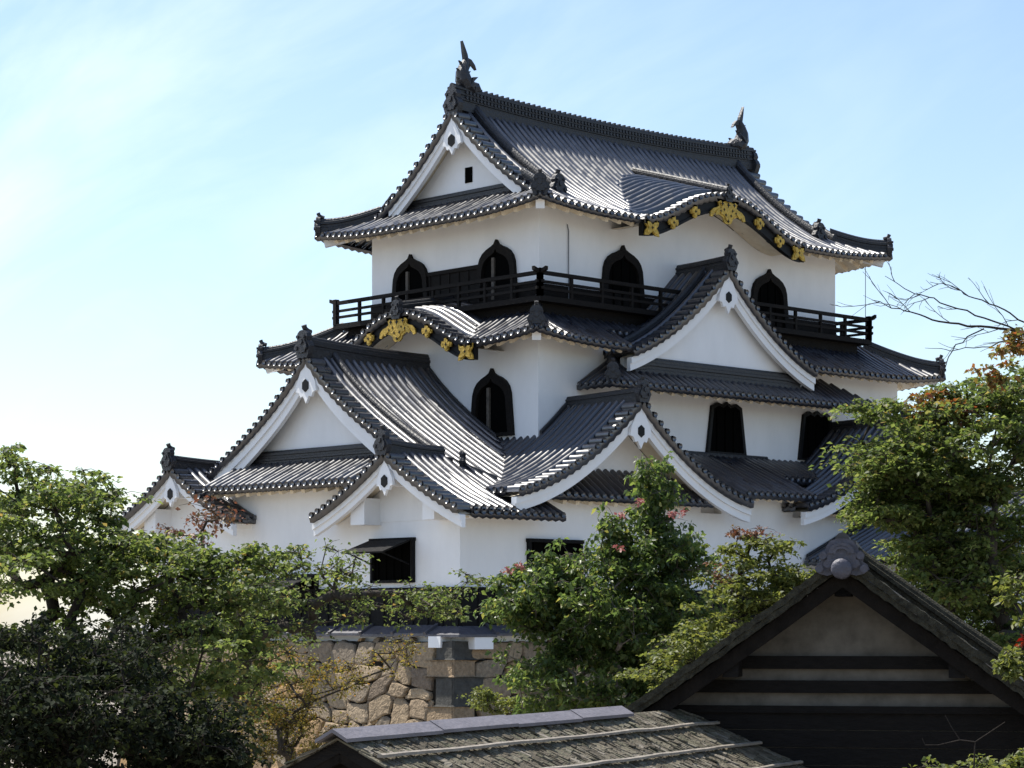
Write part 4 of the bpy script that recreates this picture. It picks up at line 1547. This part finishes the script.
m.tube([cc + v3(rr_) * 0.3] + [cc - v3(rr_) * h for _, h in rings], [0.115] + [max(a, 0.004) for a, _ in rings], 20)
m.build('round_end_tile', ORN2, orn, True)
m = MB()                                                    # bargeboard
for side in (-1, 1):
    ls = np.linspace(0, HWS - 0.1, 12)
    vs, fs = [], []
    for l in ls:
        for s in (0.10, 0.18):
            for h in (-0.11, -0.30):
                vs.append(v3(P2 + e1 * side * l + rr_ * s, zst(l) + h))
    for i in range(len(ls) - 1):
        a, b = i * 4, (i + 1) * 4
        fs += [(a, b, b + 1, a + 1), (a + 1, b + 1, b + 3, a + 3), (a + 2, a + 3, b + 3, b + 2), (a, a + 2, b + 2, b)]
    m.add(vs, fs)
    vs = [v3(P2 + e1 * side * l + rr_ * s, zst(l) - 0.13) for l in ls for s in (0.15, LS)]
    m.add(vs, [(i * 2, i * 2 + 1, i * 2 + 3, i * 2 + 2) for i in range(len(ls) - 1)])
m.build('bargeboard', BLACKISHWOOD, rfS)
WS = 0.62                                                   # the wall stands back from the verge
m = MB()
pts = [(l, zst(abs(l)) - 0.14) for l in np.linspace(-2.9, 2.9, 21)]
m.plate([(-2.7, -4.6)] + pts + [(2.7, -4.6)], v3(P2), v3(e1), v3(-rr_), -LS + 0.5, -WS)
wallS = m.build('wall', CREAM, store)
pw_ = lambda py: (YH - py) * (SD + WS) / F


def beam(z0, z1, t, name='beam', mat=DARKWOOD, inset=0.0):
    m = MB()
    h0 = (SZ - z1 - 0.16) / 0.74 + 0.12
    m.plate([(-h0, z0), (h0, z0), (h0, z1), (-h0, z1)], v3(P2), v3(e1), v3(-rr_), -WS, -WS + t)
    return m.build(name, mat, wallS)


beam(pw_(669), pw_(656), 0.07)
beam(pw_(693), pw_(680.5), 0.07)
beam(pw_(713), pw_(706), 0.08)
m = MB()
for i in range(14):
    z1 = pw_(713) - i * 0.2
    m.plate([(-2.6, z1 - 0.19), (2.6, z1 - 0.19), (2.6, z1), (-2.6, z1)], v3(P2), v3(e1), v3(-rr_), -WS, -WS + 0.03 + 0.008 * (i % 2))
m.build('boarding', DARKWOOD, wallS)
m = MB()                                                    # rafters and purlin ends under the verge
for side in (-1, 1):
    for l in (0.0, 1.25, 2.3):
        c = v3(P2 + e1 * side * l + rr_ * 0.40, zst(l) - 0.30)
        m.box(c, (0.09, 0.26, 0.10), (v3(e1), v3(rr_), Z3))
m.build('purlin_end', DARKWOOD, rfS)

# ------------------------------------------------------------------ bark-shingled gate roof in the foreground
GA = cw((338 - CX) * 20.0 / F, 20.0)
GB = cw((622 - CX) * 25.4 / F, 25.4)
gd = (GB - GA)[:2]
GL = np.linalg.norm(gd)
gd /= GL
gp = np.array([gd[1], -gd[0]])                              # down the slope that faces the photographer
ZR = -0.965
gate = thing('shingled_gate', 'low gate roof of rough bark shingles with a grey board ridge below the stone base', 'gate',
             ((GA[0] + GB[0]) / 2, (GA[1] + GB[1]) / 2, -4.6))
zg = lambda d: ZR - 0.50 * d + 0.012 * d * d
GHWF, GHWB = 2.7, 1.7
m = MB()
for side, hw_ in ((1, GHWF), (-1, GHWB)):
    n = 10
    vs, fs = [], []
    for i in range(n + 1):
        d = hw_ * i / n
        for s in (0.02, GL + 3.8):
            for h in (-0.02, -0.13):
                vs.append(v3(GA[:2] + gd * s + gp * side * d, zg(d) + h))
    for i in range(n):
        a, b = i * 4, (i + 1) * 4
        fs += [(a, b, b + 2, a + 2), (a + 1, a + 3, b + 3, b + 1), (a, a + 1, b + 1, b), (a + 2, b + 2, b + 3, a + 3)]
    k = n * 4
    fs.append((k, k + 1, k + 3, k + 2))
    m.add(vs, fs)
rg = m.build('roof', DARKWOOD, gate)
m = MB()
for side, hw_ in ((1, GHWF), (-1, GHWB)):
    rows_ = int(hw_ / 0.085)
    for i in range(rows_):
        d = 0.06 + i * 0.085
        s = -0.02
        while s < GL + 3.6:
            wd = rs.uniform(0.03, 0.085)
            ln = rs.uniform(0.16, 0.24)
            j = rs.uniform(-0.03, 0.03)
            lift = rs.uniform(0.006, 0.020) + (0.02 if rs.random() < 0.04 else 0)
            tw = rs.uniform(-0.012, 0.012)
            dd0, dd1 = d + j - ln * 0.5, d + j + ln * 0.5
            dd0 = max(dd0, 0.0)
            sk_ = rs.uniform(-0.03, 0.03)
            vs = []
            for (ds, dd, hh) in ((0, dd0, 0.004), (wd, dd0, 0.004), (wd, dd1, lift - tw), (0, dd1, lift + tw)):
                vs.append(v3(GA[:2] + gd * (s + ds + (sk_ if dd == dd1 else 0)) + gp * side * dd, zg(dd) + hh))
            vs += [p - Z3 * 0.016 for p in vs]
            m.add(vs, [(0, 1, 2, 3), (3, 2, 6, 7), (1, 5, 6, 2), (0, 3, 7, 4)])
            s += wd * rs.uniform(0.85, 1.0)
m.build('shingles', SHINGLE, rg)
for d in (0.40, 0.86, 1.32, 1.78, 2.24):
    m = MB()
    s = 0.0
    path = [v3(GA[:2] + gd * t + gp * (d + rs.uniform(-0.012, 0.012)), zg(d) + 0.035 + rs.uniform(-0.006, 0.008)) for t in np.arange(0.0, GL + 3.5, 0.45)]
    m.sweep(path, [(-0.028, 0), (-0.028, 0.024), (0.0, 0.034), (0.028, 0.024), (0.028, 0)])
    m.build('batten', BATTEN, rg)
m = MB()
s = -0.10
lens = (1.75, 1.55, 1.5, 1.6)
for ln in lens:
    e_ = min(s + ln, GL)
    for side, wd in ((1, 0.145), (-1, 0.17)):
        a, b = s, e_ - 0.006
        vs = []
        for (t, q) in ((a, 0.0), (b, 0.0), (b, wd), (a, wd)):
            vs.append(v3(GA[:2] + gd * t + gp * side * q, ZR + 0.085 - 0.56 * q + (0.008 if lens.index(ln) % 2 else 0)))
        vs += [p - Z3 * 0.032 for p in vs]
        m.add(vs, [(0, 1, 2, 3), (4, 7, 6, 5), (0, 3, 7, 4), (1, 5, 6, 2), (2, 6, 7, 3), (0, 4, 5, 1)])
    s = e_
m.build('ridge_board', CAPWOOD, rg)
m = MB()
for side, hw_ in ((1, GHWF), (-1, GHWB)):                   # bargeboard and the beams of the gate
    m.bar(v3(GA[:2] + gd * 0.06, ZR - 0.15), v3(GA[:2] + gd * 0.06 + gp * side * hw_, zg(hw_) - 0.15), 0.06, 0.11)
    m.bar(v3(GA[:2] + gd * 0.3 + gp * side * 1.1, zg(1.1) - 0.25), v3(GA[:2] + gd * (GL + 2) + gp * side * 1.1, zg(1.1) - 0.25), 0.16, 0.18)
m.build('bargeboard', BLACKISHWOOD, rg)
for t in (0.7, 3.2, 5.6):
    for side in (-1, 1):
        m = MB()
        c = v3(GA[:2] + gd * t + gp * side * 1.0)
        m.bar(c + Z3 * -4.6, c + Z3 * (zg(1.0) - 0.2), 0.2, 0.2, up=(gd[0], gd[1], 0))
        m.build('post', DARKWOOD, gate)
m = MB()
c = v3(GA[:2] + gd * 0.22)
m.plate([(-1.3, -4.5), (1.3, -4.5), (1.3, zg(1.3) - 0.135), (0, ZR - 0.135), (-1.3, zg(1.3) - 0.135)], c, v3(gp), v3(-gd), -0.06, 0.0)
m.build('dark_end_sheet', BLACKISHWOOD, gate)  # dark sheet standing in for the shaded inside of the gate end

# ------------------------------------------------------------------ trees


def leaf_cloud(centers, radii, per, size, tilt=0.7, droop=0.3, rng=RNG, jit=0.45, elong=1.0, twigs=False):
    """many folded leaves scattered through the sprays"""
    N = len(centers)
    K = 6                                           # twiglets per spray
    sub = rng.normal(size=(N * K, 3))
    sub /= np.linalg.norm(sub, axis=1)[:, None]
    sub *= rng.uniform(0.2, 1.25, (N * K, 1))
    cen = np.repeat(centers, K, axis=0) + sub * np.repeat(radii, K, axis=0)
    rad0 = np.repeat(radii, K, axis=0) * rng.uniform(0.25, 0.6, (N * K, 1))
    size = size * 0.88
    cnt = np.maximum(1, (per * 1.7 / K * rng.uniform(0.3, 1.7, N * K)).astype(int))
    idx = np.repeat(np.arange(N * K), cnt)
    M = len(idx)
    d = rng.normal(size=(M, 3))
    d /= np.linalg.norm(d, axis=1)[:, None]
    rad_ = rng.uniform(0, 1, M) ** (1 / 2.0)
    P = cen[idx] + d * rad_[:, None] * rad0[idx]
    P[:, 2] -= (np.linalg.norm((P - centers[idx // K])[:, :2], axis=1) ** 2) * 0.25
    nrm = rng.normal(size=(M, 3)) * tilt
    nrm[:, 2] += 1.0
    nrm /= np.linalg.norm(nrm, axis=1)[:, None]
    t = d.copy()
    t[:, 2] = -droop
    t += rng.normal(size=(M, 3)) * 0.5
    t -= nrm * np.sum(t * nrm, axis=1)[:, None]
    t /= (np.linalg.norm(t, axis=1)[:, None] + 1e-9)
    s = np.cross(nrm, t)
    L = (size * rng.uniform(1 - jit, 1 + jit, M))[:, None]
    Wd = L * 0.34 * elong
    base = P
    mid = P + t * L * 0.45
    tip = P + t * L + np.array([0, 0, -1.0]) * L * 0.25 * droop
    a = mid + s * Wd + nrm * Wd * 0.35
    b = mid - s * Wd + nrm * Wd * 0.35
    V_ = np.empty((M, 4, 3))
    V_[:, 0], V_[:, 1], V_[:, 2], V_[:, 3] = base, a, tip, b
    V_ = V_.reshape(-1, 3)
    return (V_, cen) if twigs else V_


def leaf_object(name, V_, mat, parent):
    off = np.array(parent.location) if parent is not None else np.zeros(3)
    V_ = V_ - off
    M = len(V_) // 4
    i = np.arange(M) * 4
    tri = np.stack([i, i + 1, i + 2, i, i + 2, i + 3], axis=1).reshape(-1, 3)
    me = bpy.data.meshes.new(name)
    me.vertices.add(len(V_))
    me.vertices.foreach_set('co', V_.astype(np.float32).ravel())
    me.loops.add(len(tri) * 3)
    me.loops.foreach_set('vertex_index', tri.astype(np.int32).ravel())
    me.polygons.add(len(tri))
    me.polygons.foreach_set('loop_start', np.arange(0, len(tri) * 3, 3, dtype=np.int32))
    me.update()
    me.validate()
    me.materials.append(mat)
    o = bpy.data.objects.new(name, me)
    COL.objects.link(o)
    o.parent = parent
    return o


RIGHT3 = np.array([UX, VX, 0.0])       # world direction that runs to the right as seen from the path
FWD3 = np.array([UD, VD, 0.0])


def blob(px, py, D, rx, rz, ry=None, n=30, rng=RNG, low=-1.0):
    """spray centres through an uneven ellipsoid of crown (rx, rz given in metres)"""
    ry = ry if ry else rx
    out = []
    c = pw(px, py, D)
    while len(out) < n:
        d = rng.normal(size=3)
        d /= np.linalg.norm(d)
        if d[2] < low:
            continue
        r_ = rng.uniform(0.25, 1.0) ** 0.5
        out.append(c + RIGHT3 * d[0] * rx * r_ + FWD3 * d[1] * ry * r_ + Z3 * d[2] * rz * r_)
    return np.array(out)


def skeleton(base, fork, sprays, r0, rng=RNG, wig=0.10, tipr=0.008, n=5, rel=True):
    """trunk to the fork, then limbs that reach every spray, each joining the nearest wood nearer the trunk"""
    base, fork = np.array(base, float), np.array(fork, float)
    nodes = [base, fork]
    par = [-1, 0]
    order = np.argsort(np.linalg.norm(sprays - fork, axis=1))
    leafn = []
    for i in order:
        p = sprays[i]
        A = np.array(nodes[1:])
        dist = np.linalg.norm(A - p, axis=1) + 0.35 * np.maximum(0, A[:, 2] - p[2]) + 0.10 * np.linalg.norm(A - fork, axis=1)
        k = int(np.argmin(dist)) + 1
        q = nodes[k]
        seg = np.linalg.norm(p - q)
        steps = max(1, int(seg / 0.8))
        last = k
        for j in range(1, steps + 1):
            t = j / steps
            x = q + (p - q) * t
            x = x + np.array([0, 0, 1.0]) * seg * 0.10 * math.sin(math.pi * t)
            if j < steps:
                x = x + rng.normal(size=3) * wig * min(seg, 1.5) * 0.5
            nodes.append(x)
            par.append(last)
            last = len(nodes) - 1
        leafn.append(last)
    N = len(nodes)
    area = np.full(N, tipr ** 2)
    ch = np.zeros(N)
    for i in range(N - 1, 0, -1):
        ch[par[i]] += area[i] if ch[i] == 0 else max(ch[i], tipr ** 2)
        if ch[i] > 0:
            area[i] = ch[i]
    area[0] = max(ch[0], tipr ** 2)
    rad_ = np.sqrt(area)
    rad_ *= 1.0
    k = r0 / rad_[1]
    rad_ = tipr + (rad_ - tipr) * (r0 - tipr) / max(rad_[1] - tipr, 1e-6)
    mb = MB()
    for i in range(1, N):
        a, b = nodes[par[i]], nodes[i]
        ra = rad_[par[i]] if par[i] != 0 else r0 * 1.35
        ra = min(ra, rad_[i] * 1.8) if par[i] != 0 else ra
        nn = 8 if rad_[i] > 0.05 else n
        a2 = a - (b - a) / (np.linalg.norm(b - a) + 1e-9) * min(0.6 * ra, 0.12)
        mb.tube([a2, b], [ra, rad_[i]], nn, cap=rad_[i] > 0.03)
    return mb


def make_tree(name, label, cat, base, fork, parts, r0, bark=BARK, group=None, tipr=0.008, wig=0.12):
    """parts: list of (sprays, spray radius (xy, z), leaves per spray, leaf size, material, crown name, tilt, droop)"""
    t = thing(name, label, cat, base, group)
    allsp = np.concatenate([p[0] for p in parts])
    sk_ = skeleton(base, fork, allsp, r0, tipr=tipr, wig=wig)
    made = []
    for sp, (rx, rz_), per, size, mat, nm, tilt, droop in parts:
        if per <= 0:
            continue
        rad_ = np.tile(np.array([rx, rx, rz_]), (len(sp), 1)) * RNG.uniform(0.65, 1.3, (len(sp), 1))
        V_, cen = leaf_cloud(sp, rad_, per, size, tilt, droop, twigs=True)
        made.append((nm, V_, mat))
        for i, c in enumerate(cen):
            a = sp[i // 6]
            mid = (a + c) / 2 + Z3 * 0.12 * np.linalg.norm(c - a)
            sk_.tube([a, mid, c], [0.0065, 0.005, 0.003], 3, cap=False)
    sk_.build('trunk', bark, t, True)
    for nm, V_, mat in made:
        leaf_object(nm, V_, mat, t)
    return t


cat_ = np.concatenate


def sc_(D):
    return D / F


# big maple on the left: upper crown lit, dark skirts below
D = 34.0
k = sc_(D)
crown = cat_([blob(45, 530, D, 75 * k, 58 * k, 1.6, 64), blob(20, 590, D - 1, 75 * k, 60 * k, 1.6, 44), blob(135, 570, D + .5, 80 * k, 42 * k, 1.5, 66),
              blob(225, 590, D + 1, 70 * k, 40 * k, 1.3, 36), blob(2, 480, D, 24 * k, 40 * k, .8, 12), blob(190, 655, D, 100 * k, 46 * k, 1.5, 46),
              blob(72, 480, D + 1, 34 * k, 24 * k, .8, 12), blob(95, 640, D, 95 * k, 55 * k, 1.5, 50), blob(165, 548, D + 1, 34 * k, 16 * k, .6, 12),
              blob(255, 560, D + 1, 34 * k, 14 * k, .6, 10), blob(110, 505, D + 1, 18 * k, 22 * k, .5, 6)])
make_tree('maple_tree', 'large green maple at the left edge with a lit top and dark skirts', 'tree', pw(70, 625, D) * [1, 1, 0] + [0, 0, -4.6],
          pw(70, 690, D), [(crown, (0.36, 0.15), 54, 0.095, LEAF_MAPLE, 'crown', 0.65, 0.35)], 0.20, DARKBARK, wig=0.2)
D = 29.0
k = sc_(D)
dark = cat_([blob(95, 705, D, 120 * k, 46 * k, 1.4, 74), blob(30, 720, D, 80 * k, 55 * k, 1.4, 54), blob(180, 735, D + .5, 75 * k, 40 * k, 1.2, 40),
             blob(110, 655, D + 1, 66 * k, 28 * k, 1.0, 22), blob(15, 670, D, 36 * k, 50 * k, 1.0, 18), blob(110, 755, D, 140 * k, 30 * k, 1.0, 44), blob(205, 752, D + 1, 50 * k, 30 * k, 1.0, 30)])
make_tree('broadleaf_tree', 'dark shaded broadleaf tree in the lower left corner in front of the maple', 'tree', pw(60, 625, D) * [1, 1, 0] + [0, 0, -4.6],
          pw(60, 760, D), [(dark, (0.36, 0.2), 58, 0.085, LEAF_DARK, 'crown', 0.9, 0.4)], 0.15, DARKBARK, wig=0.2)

# open tree with branches reaching right across the foot of the keep
D = 40.0
k = sc_(D)
sp1 = cat_([blob(300, 585, D, 84 * k, 26 * k, 1.0, 34), blob(385, 606, D, 78 * k, 18 * k, .9, 26), blob(255, 625, D, 70 * k, 36 * k, 1.2, 52),
            blob(225, 685, D, 60 * k, 40 * k, 1.2, 44), blob(310, 560, D, 55 * k, 14 * k, .6, 20), blob(430, 600, D, 28 * k, 14 * k, .4, 12),
            blob(470, 578, D, 18 * k, 8 * k, .3, 4)])
sp2 = cat_([blob(185, 545, D, 30 * k, 38 * k, .7, 10), blob(205, 520, D, 30 * k, 22 * k, .6, 8)])
make_tree('cherry_tree', 'open cherry tree with long branches reaching right across the dark boards', 'tree', pw(190, 625, D) * [1, 1, 0] + [0, 0, -4.6],
          pw(205, 700, D), [(sp1, (0.34, 0.15), 24, 0.085, LEAF_MAPLE, 'crown', 0.6, 0.5), (sp2, (0.30, 0.2), 20, 0.09, LEAF_RED, 'russet_leaves', 0.8, 0.5)],
          0.16, BARK, tipr=0.010, wig=0.22)
# yellowing shrub in front of the stone base
D = 44.0
k = sc_(D)
sp = cat_([blob(275, 685, D, 60 * k, 44 * k, 1.0, 76), blob(335, 676, D, 32 * k, 26 * k, .7, 16), blob(255, 720, D, 55 * k, 40 * k, 1.0, 60), blob(300, 735, D, 50 * k, 30 * k, .9, 36), blob(385, 655, D, 30 * k, 18 * k, .6, 10)])
make_tree('yellowing_shrub', 'fine leaved yellowing shrub in front of the left part of the stone base', 'shrub', pw(290, 625, D) * [1, 1, 0] + [0, 0, -4.6],
          pw(290, 760, D), [(sp, (0.30, 0.2), 34, 0.06, LEAF_YELLOW, 'crown', 0.8, 0.4)], 0.09, BARK, tipr=0.007, wig=0.2)

# crape myrtle in the middle, with its tall leader and pink flower heads
D = 46.0
k = sc_(D)
main = cat_([blob(600, 605, D, 72 * k, 58 * k, 1.5, 120), blob(540, 600, D, 50 * k, 34 * k, 1.1, 52), blob(660, 640, D, 58 * k, 60 * k, 1.3, 84),
             blob(590, 680, D, 90 * k, 46 * k, 1.5, 110), blob(515, 606, D, 30 * k, 22 * k, .7, 18), blob(690, 600, D, 40 * k, 50 * k, 1.0, 40),
             blob(655, 500, D, 16 * k, 54 * k, .4, 32), blob(648, 560, D, 32 * k, 34 * k, .8, 30), blob(612, 540, D, 22 * k, 26 * k, .5, 16),
             blob(560, 560, D, 28 * k, 16 * k, .5, 12), blob(682, 550, D, 26 * k, 18 * k, .5, 12), blob(625, 720, D, 70 * k, 24 * k, 1.0, 40)])
flw = np.array([pw(x, y, D - 1.0) for x, y in ((640, 500), (622, 515), (672, 514), (682, 512), (508, 571), (521, 566), (618, 549))])
cm = make_tree('crape_myrtle', 'upright crape myrtle with pink flower heads standing before the right face of the keep', 'tree',
               pw(600, 625, D) * [1, 1, 0] + [0, 0, -4.6], pw(602, 720, D),
               [(main, (0.32, 0.24), 44, 0.125, LEAF_MYRTLE, 'crown', 0.8, 0.7)], 0.14, PALEBARK)
for p in flw:
    leaf_object('flower_head', leaf_cloud(p[None], np.array([[0.10, 0.10, 0.06]]), 26, 0.07, 1.0, 0.1), PINK, cm)

# pale green maple behind the storehouse roof
D = 40.0
k = sc_(D)
sp = cat_([blob(760, 585, D, 50 * k, 28 * k, 1.0, 46), blob(715, 640, D, 60 * k, 34 * k, 1.0, 48), blob(800, 588, D, 36 * k, 22 * k, .8, 26),
           blob(755, 550, D, 34 * k, 13 * k, .6, 14), blob(680, 672, D, 55 * k, 32 * k, 1.0, 34), blob(840, 600, D, 30 * k, 16 * k, .8, 10)])
sp2 = cat_([blob(748, 533, D, 20 * k, 8 * k, .4, 6), blob(730, 575, D, 16 * k, 14 * k, .4, 4)])
make_tree('young_maple', 'pale green young maple rising behind the left slope of the storehouse roof', 'tree', pw(745, 625, D) * [1, 1, 0] + [0, 0, -4.6],
          pw(745, 690, D), [(sp, (0.30, 0.11), 48, 0.095, LEAF_LIGHT, 'crown', 0.55, 0.35), (sp2, (0.22, 0.10), 30, 0.07, LEAF_RED, 'russet_leaves', 0.7, 0.4)],
          0.11, DARKBARK, wig=0.16)

# big maple on the right
D = 38.0
k = sc_(D)
sp = cat_([blob(915, 465, D, 66 * k, 42 * k, 1.4, 78), blob(975, 450, D, 75 * k, 60 * k, 1.6, 90), blob(885, 470, D, 38 * k, 30 * k, .9, 28),
           blob(905, 505, D, 55 * k, 26 * k, 1.0, 34), blob(970, 530, D + .5, 75 * k, 50 * k, 1.5, 80), blob(940, 410, D, 36 * k, 22 * k, .7, 20),
           blob(872, 410, D, 26 * k, 8 * k, .5, 8), blob(1000, 600, D + 1, 50 * k, 60 * k, 1.2, 50), blob(930, 570, D + 1, 45 * k, 45 * k, 1, 34),
           blob(1005, 395, D, 34 * k, 26 * k, .8, 24), blob(950, 630, D + 1.5, 60 * k, 40 * k, 1, 40), blob(960, 575, D, 70 * k, 45 * k, 1.2, 60), blob(995, 650, D, 40 * k, 40 * k, 1.0, 30)])
sp2 = cat_([blob(940, 412, D - .3, 30 * k, 12 * k, .6, 6), blob(985, 410, D - .3, 36 * k, 10 * k, .6, 5), blob(928, 395, D, 12 * k, 10 * k, .4, 3)])
make_tree('maple_tree', 'large green maple at the right edge with orange leaves along its top', 'tree', pw(975, 625, D) * [1, 1, 0] + [0, 0, -4.6],
          pw(985, 665, D), [(sp, (0.36, 0.15), 64, 0.10, LEAF_MAPLE, 'crown', 0.55, 0.3), (sp2, (0.34, 0.11), 55, 0.10, LEAF_AUTUMN, 'autumn_leaves', 0.6, 0.3)],
          0.20, BARK, wig=0.16)

# bare-branched tree off the right edge whose twigs cross the sky
D = 30.0
k = sc_(D)
tw = MB()
t_ = thing('bare_branched_tree', 'nearly bare tree at the upper right whose thin dark twigs cross the sky', 'tree', pw(1150, 625, D) * [1, 1, 0] + [0, 0, -4.6])
wood = np.random.default_rng(3)


def limb(pts, r0, r1, depth=0):
    path = [pw(x, y, D + d) for x, y, d in pts]
    n = len(path)
    fine = []
    for i in range(n - 1):
        for j in range(5):
            fine.append(path[i] + (path[i + 1] - path[i]) * j / 5 + wood.normal(size=3) * 0.012)
    fine.append(path[-1])
    tw.tube(fine, list(np.linspace(r0, r1, len(fine))), 6, cap=False)
    if depth < 2:
        for i in range(3, len(fine) - 1):
            if wood.random() < (0.46 if depth == 0 else 0.35):
                t = fine[min(i + 1, len(fine) - 1)] - fine[i - 1]
                t /= np.linalg.norm(t)
                ang_ = wood.uniform(0.3, 0.8) * wood.choice((-1, 1))
                up = np.cross(FWD3, t)
                d = t * math.cos(ang_) + up * math.sin(ang_) + FWD3 * wood.normal() * 0.3
                L = wood.uniform(0.25, 0.75) * (1.0 if depth == 0 else 0.5)
                p = fine[i]
                c = [p]
                for q in range(4):
                    d = d + wood.normal(size=3) * 0.16
                    d /= np.linalg.norm(d)
                    p = p + d * L / 4
                    c.append(p)
                rr0 = 0.0060 if depth == 0 else 0.004
                tw.tube(c, list(np.linspace(rr0, 0.0025, 5)), 5, cap=False)
                if depth == 0:
                    for c_i in (1, 2, 3):
                        d2 = (c[c_i + 1] - c[c_i]); d2 /= np.linalg.norm(d2)
                        d2 = d2 + wood.normal(size=3) * 0.5
                        d2 /= np.linalg.norm(d2)
                        c2 = [c[c_i], c[c_i] + d2 * L * 0.2, c[c_i] + d2 * L * 0.38 + wood.normal(size=3) * 0.02]
                        tw.tube(c2, [0.0035, 0.003, 0.002], 4, cap=False)


base_ = pw(1150, 625, D) * [1, 1, 0] + [0, 0, -4.6]
tw.tube([base_, pw(1150, 600, D), pw(1140, 430, D), pw(1100, 370, D)], [0.16, 0.13, 0.09, 0.06], 8)
limb([(1100, 370, 0), (1040, 336, 0), (990, 328, .1), (940, 322, .2), (905, 310, .2), (872, 300, .3)], 0.024, 0.004)
limb([(1040, 336, 0), (985, 318, -.2), (940, 302, -.3), (910, 290, -.3), (885, 276, -.3)], 0.013, 0.0035)
limb([(1060, 345, 0), (1010, 312, .3), (975, 298, .4), (950, 285, .5), (930, 282, .5)], 0.013, 0.0035)
limb([(1040, 336, 0), (990, 345, .2), (950, 350, .3), (925, 348, .3)], 0.010, 0.003, 1)
limb([(985, 328, .1), (955, 345, .1), (942, 372, .1), (938, 392, .1)], 0.010, 0.004, 1)
tw.build('trunk', DARKBARK, t_, True)
sp = cat_([blob(1006, 350, D, 22 * k, 20 * k, .5, 7), blob(985, 378, D, 18 * k, 8 * k, .4, 5), blob(1020, 335, D, 14 * k, 14 * k, .4, 5)])
leaf_object('autumn_leaves', leaf_cloud(sp, np.tile(np.array([.16, .16, .09]), (len(sp), 1)), 26, 0.085, 0.6, 0.4), LEAF_AUTUMN, t_)

# branch of leaves at the right edge, shrubs in the corners
D = 24.0
k = sc_(D)
sp = cat_([blob(1018, 665, D, 20 * k, 16 * k, .3, 10), blob(1022, 600, D, 12 * k, 30 * k, .3, 6)])
spr = blob(1026, 642, D - .2, 4 * k, 7 * k, .1, 3)
make_tree('slender_shrub', 'light green shrub with a few red leaves at the right edge beside the storehouse roof', 'shrub',
          pw(1045, 625, D) * [1, 1, 0] + [0, 0, -4.6], pw(1045, 700, D),
          [(sp, (0.16, 0.07), 36, 0.075, LEAF_LIGHT, 'crown', 0.6, 0.4), (spr, (0.08, 0.05), 12, 0.07, leaves('scarlet_leaf', [(0, (0.22, 0.03, 0.02)), (1, (0.28, 0.07, 0.03))], 0.15), 'red_leaves', 0.6, 0.4)],
          0.03, DARKBARK, tipr=0.005)
D = 20.0
k = sc_(D)
sp = cat_([blob(990, 770, D, 40 * k, 12 * k, .35, 14), blob(930, 772, D, 16 * k, 8 * k, .3, 4), blob(1018, 756, D, 12 * k, 10 * k, .2, 4)])
tw2 = np.array([pw(x, y, D) for x, y in ((945, 715), (952, 728), (922, 738), (960, 740), (938, 745), (1005, 722), (925, 745), (975, 742))])
make_tree('garden_shrub', 'low leafy shrub with bare twigs in the bottom right corner', 'shrub', pw(985, 625, D) * [1, 1, 0] + [0, 0, -4.6],
          pw(980, 800, D), [(sp, (0.16, 0.08), 40, 0.06, LEAF_LIGHT, 'crown', 0.7, 0.4), (tw2, (0.1, 0.1), 0, 0.05, LEAF_LIGHT, 'twigs', 1, 1)],
          0.012, DARKBARK, tipr=0.003)
D = 50.0
k = sc_(D)
sp = cat_([blob(500, 706, D, 34 * k, 10 * k, .6, 18), blob(480, 697, D, 14 * k, 10 * k, .4, 7), blob(535, 712, D, 20 * k, 10 * k, .5, 8)])
make_tree('low_shrub', 'small bright green shrub peeping over the gate ridge below the corner blocks', 'shrub', pw(500, 625, D) * [1, 1, 0] + [0, 0, -4.6],
          pw(500, 740, D), [(sp, (0.22, 0.11), 46, 0.085, LEAF_LIGHT, 'crown', 0.7, 0.5)], 0.04, BARK, tipr=0.006)
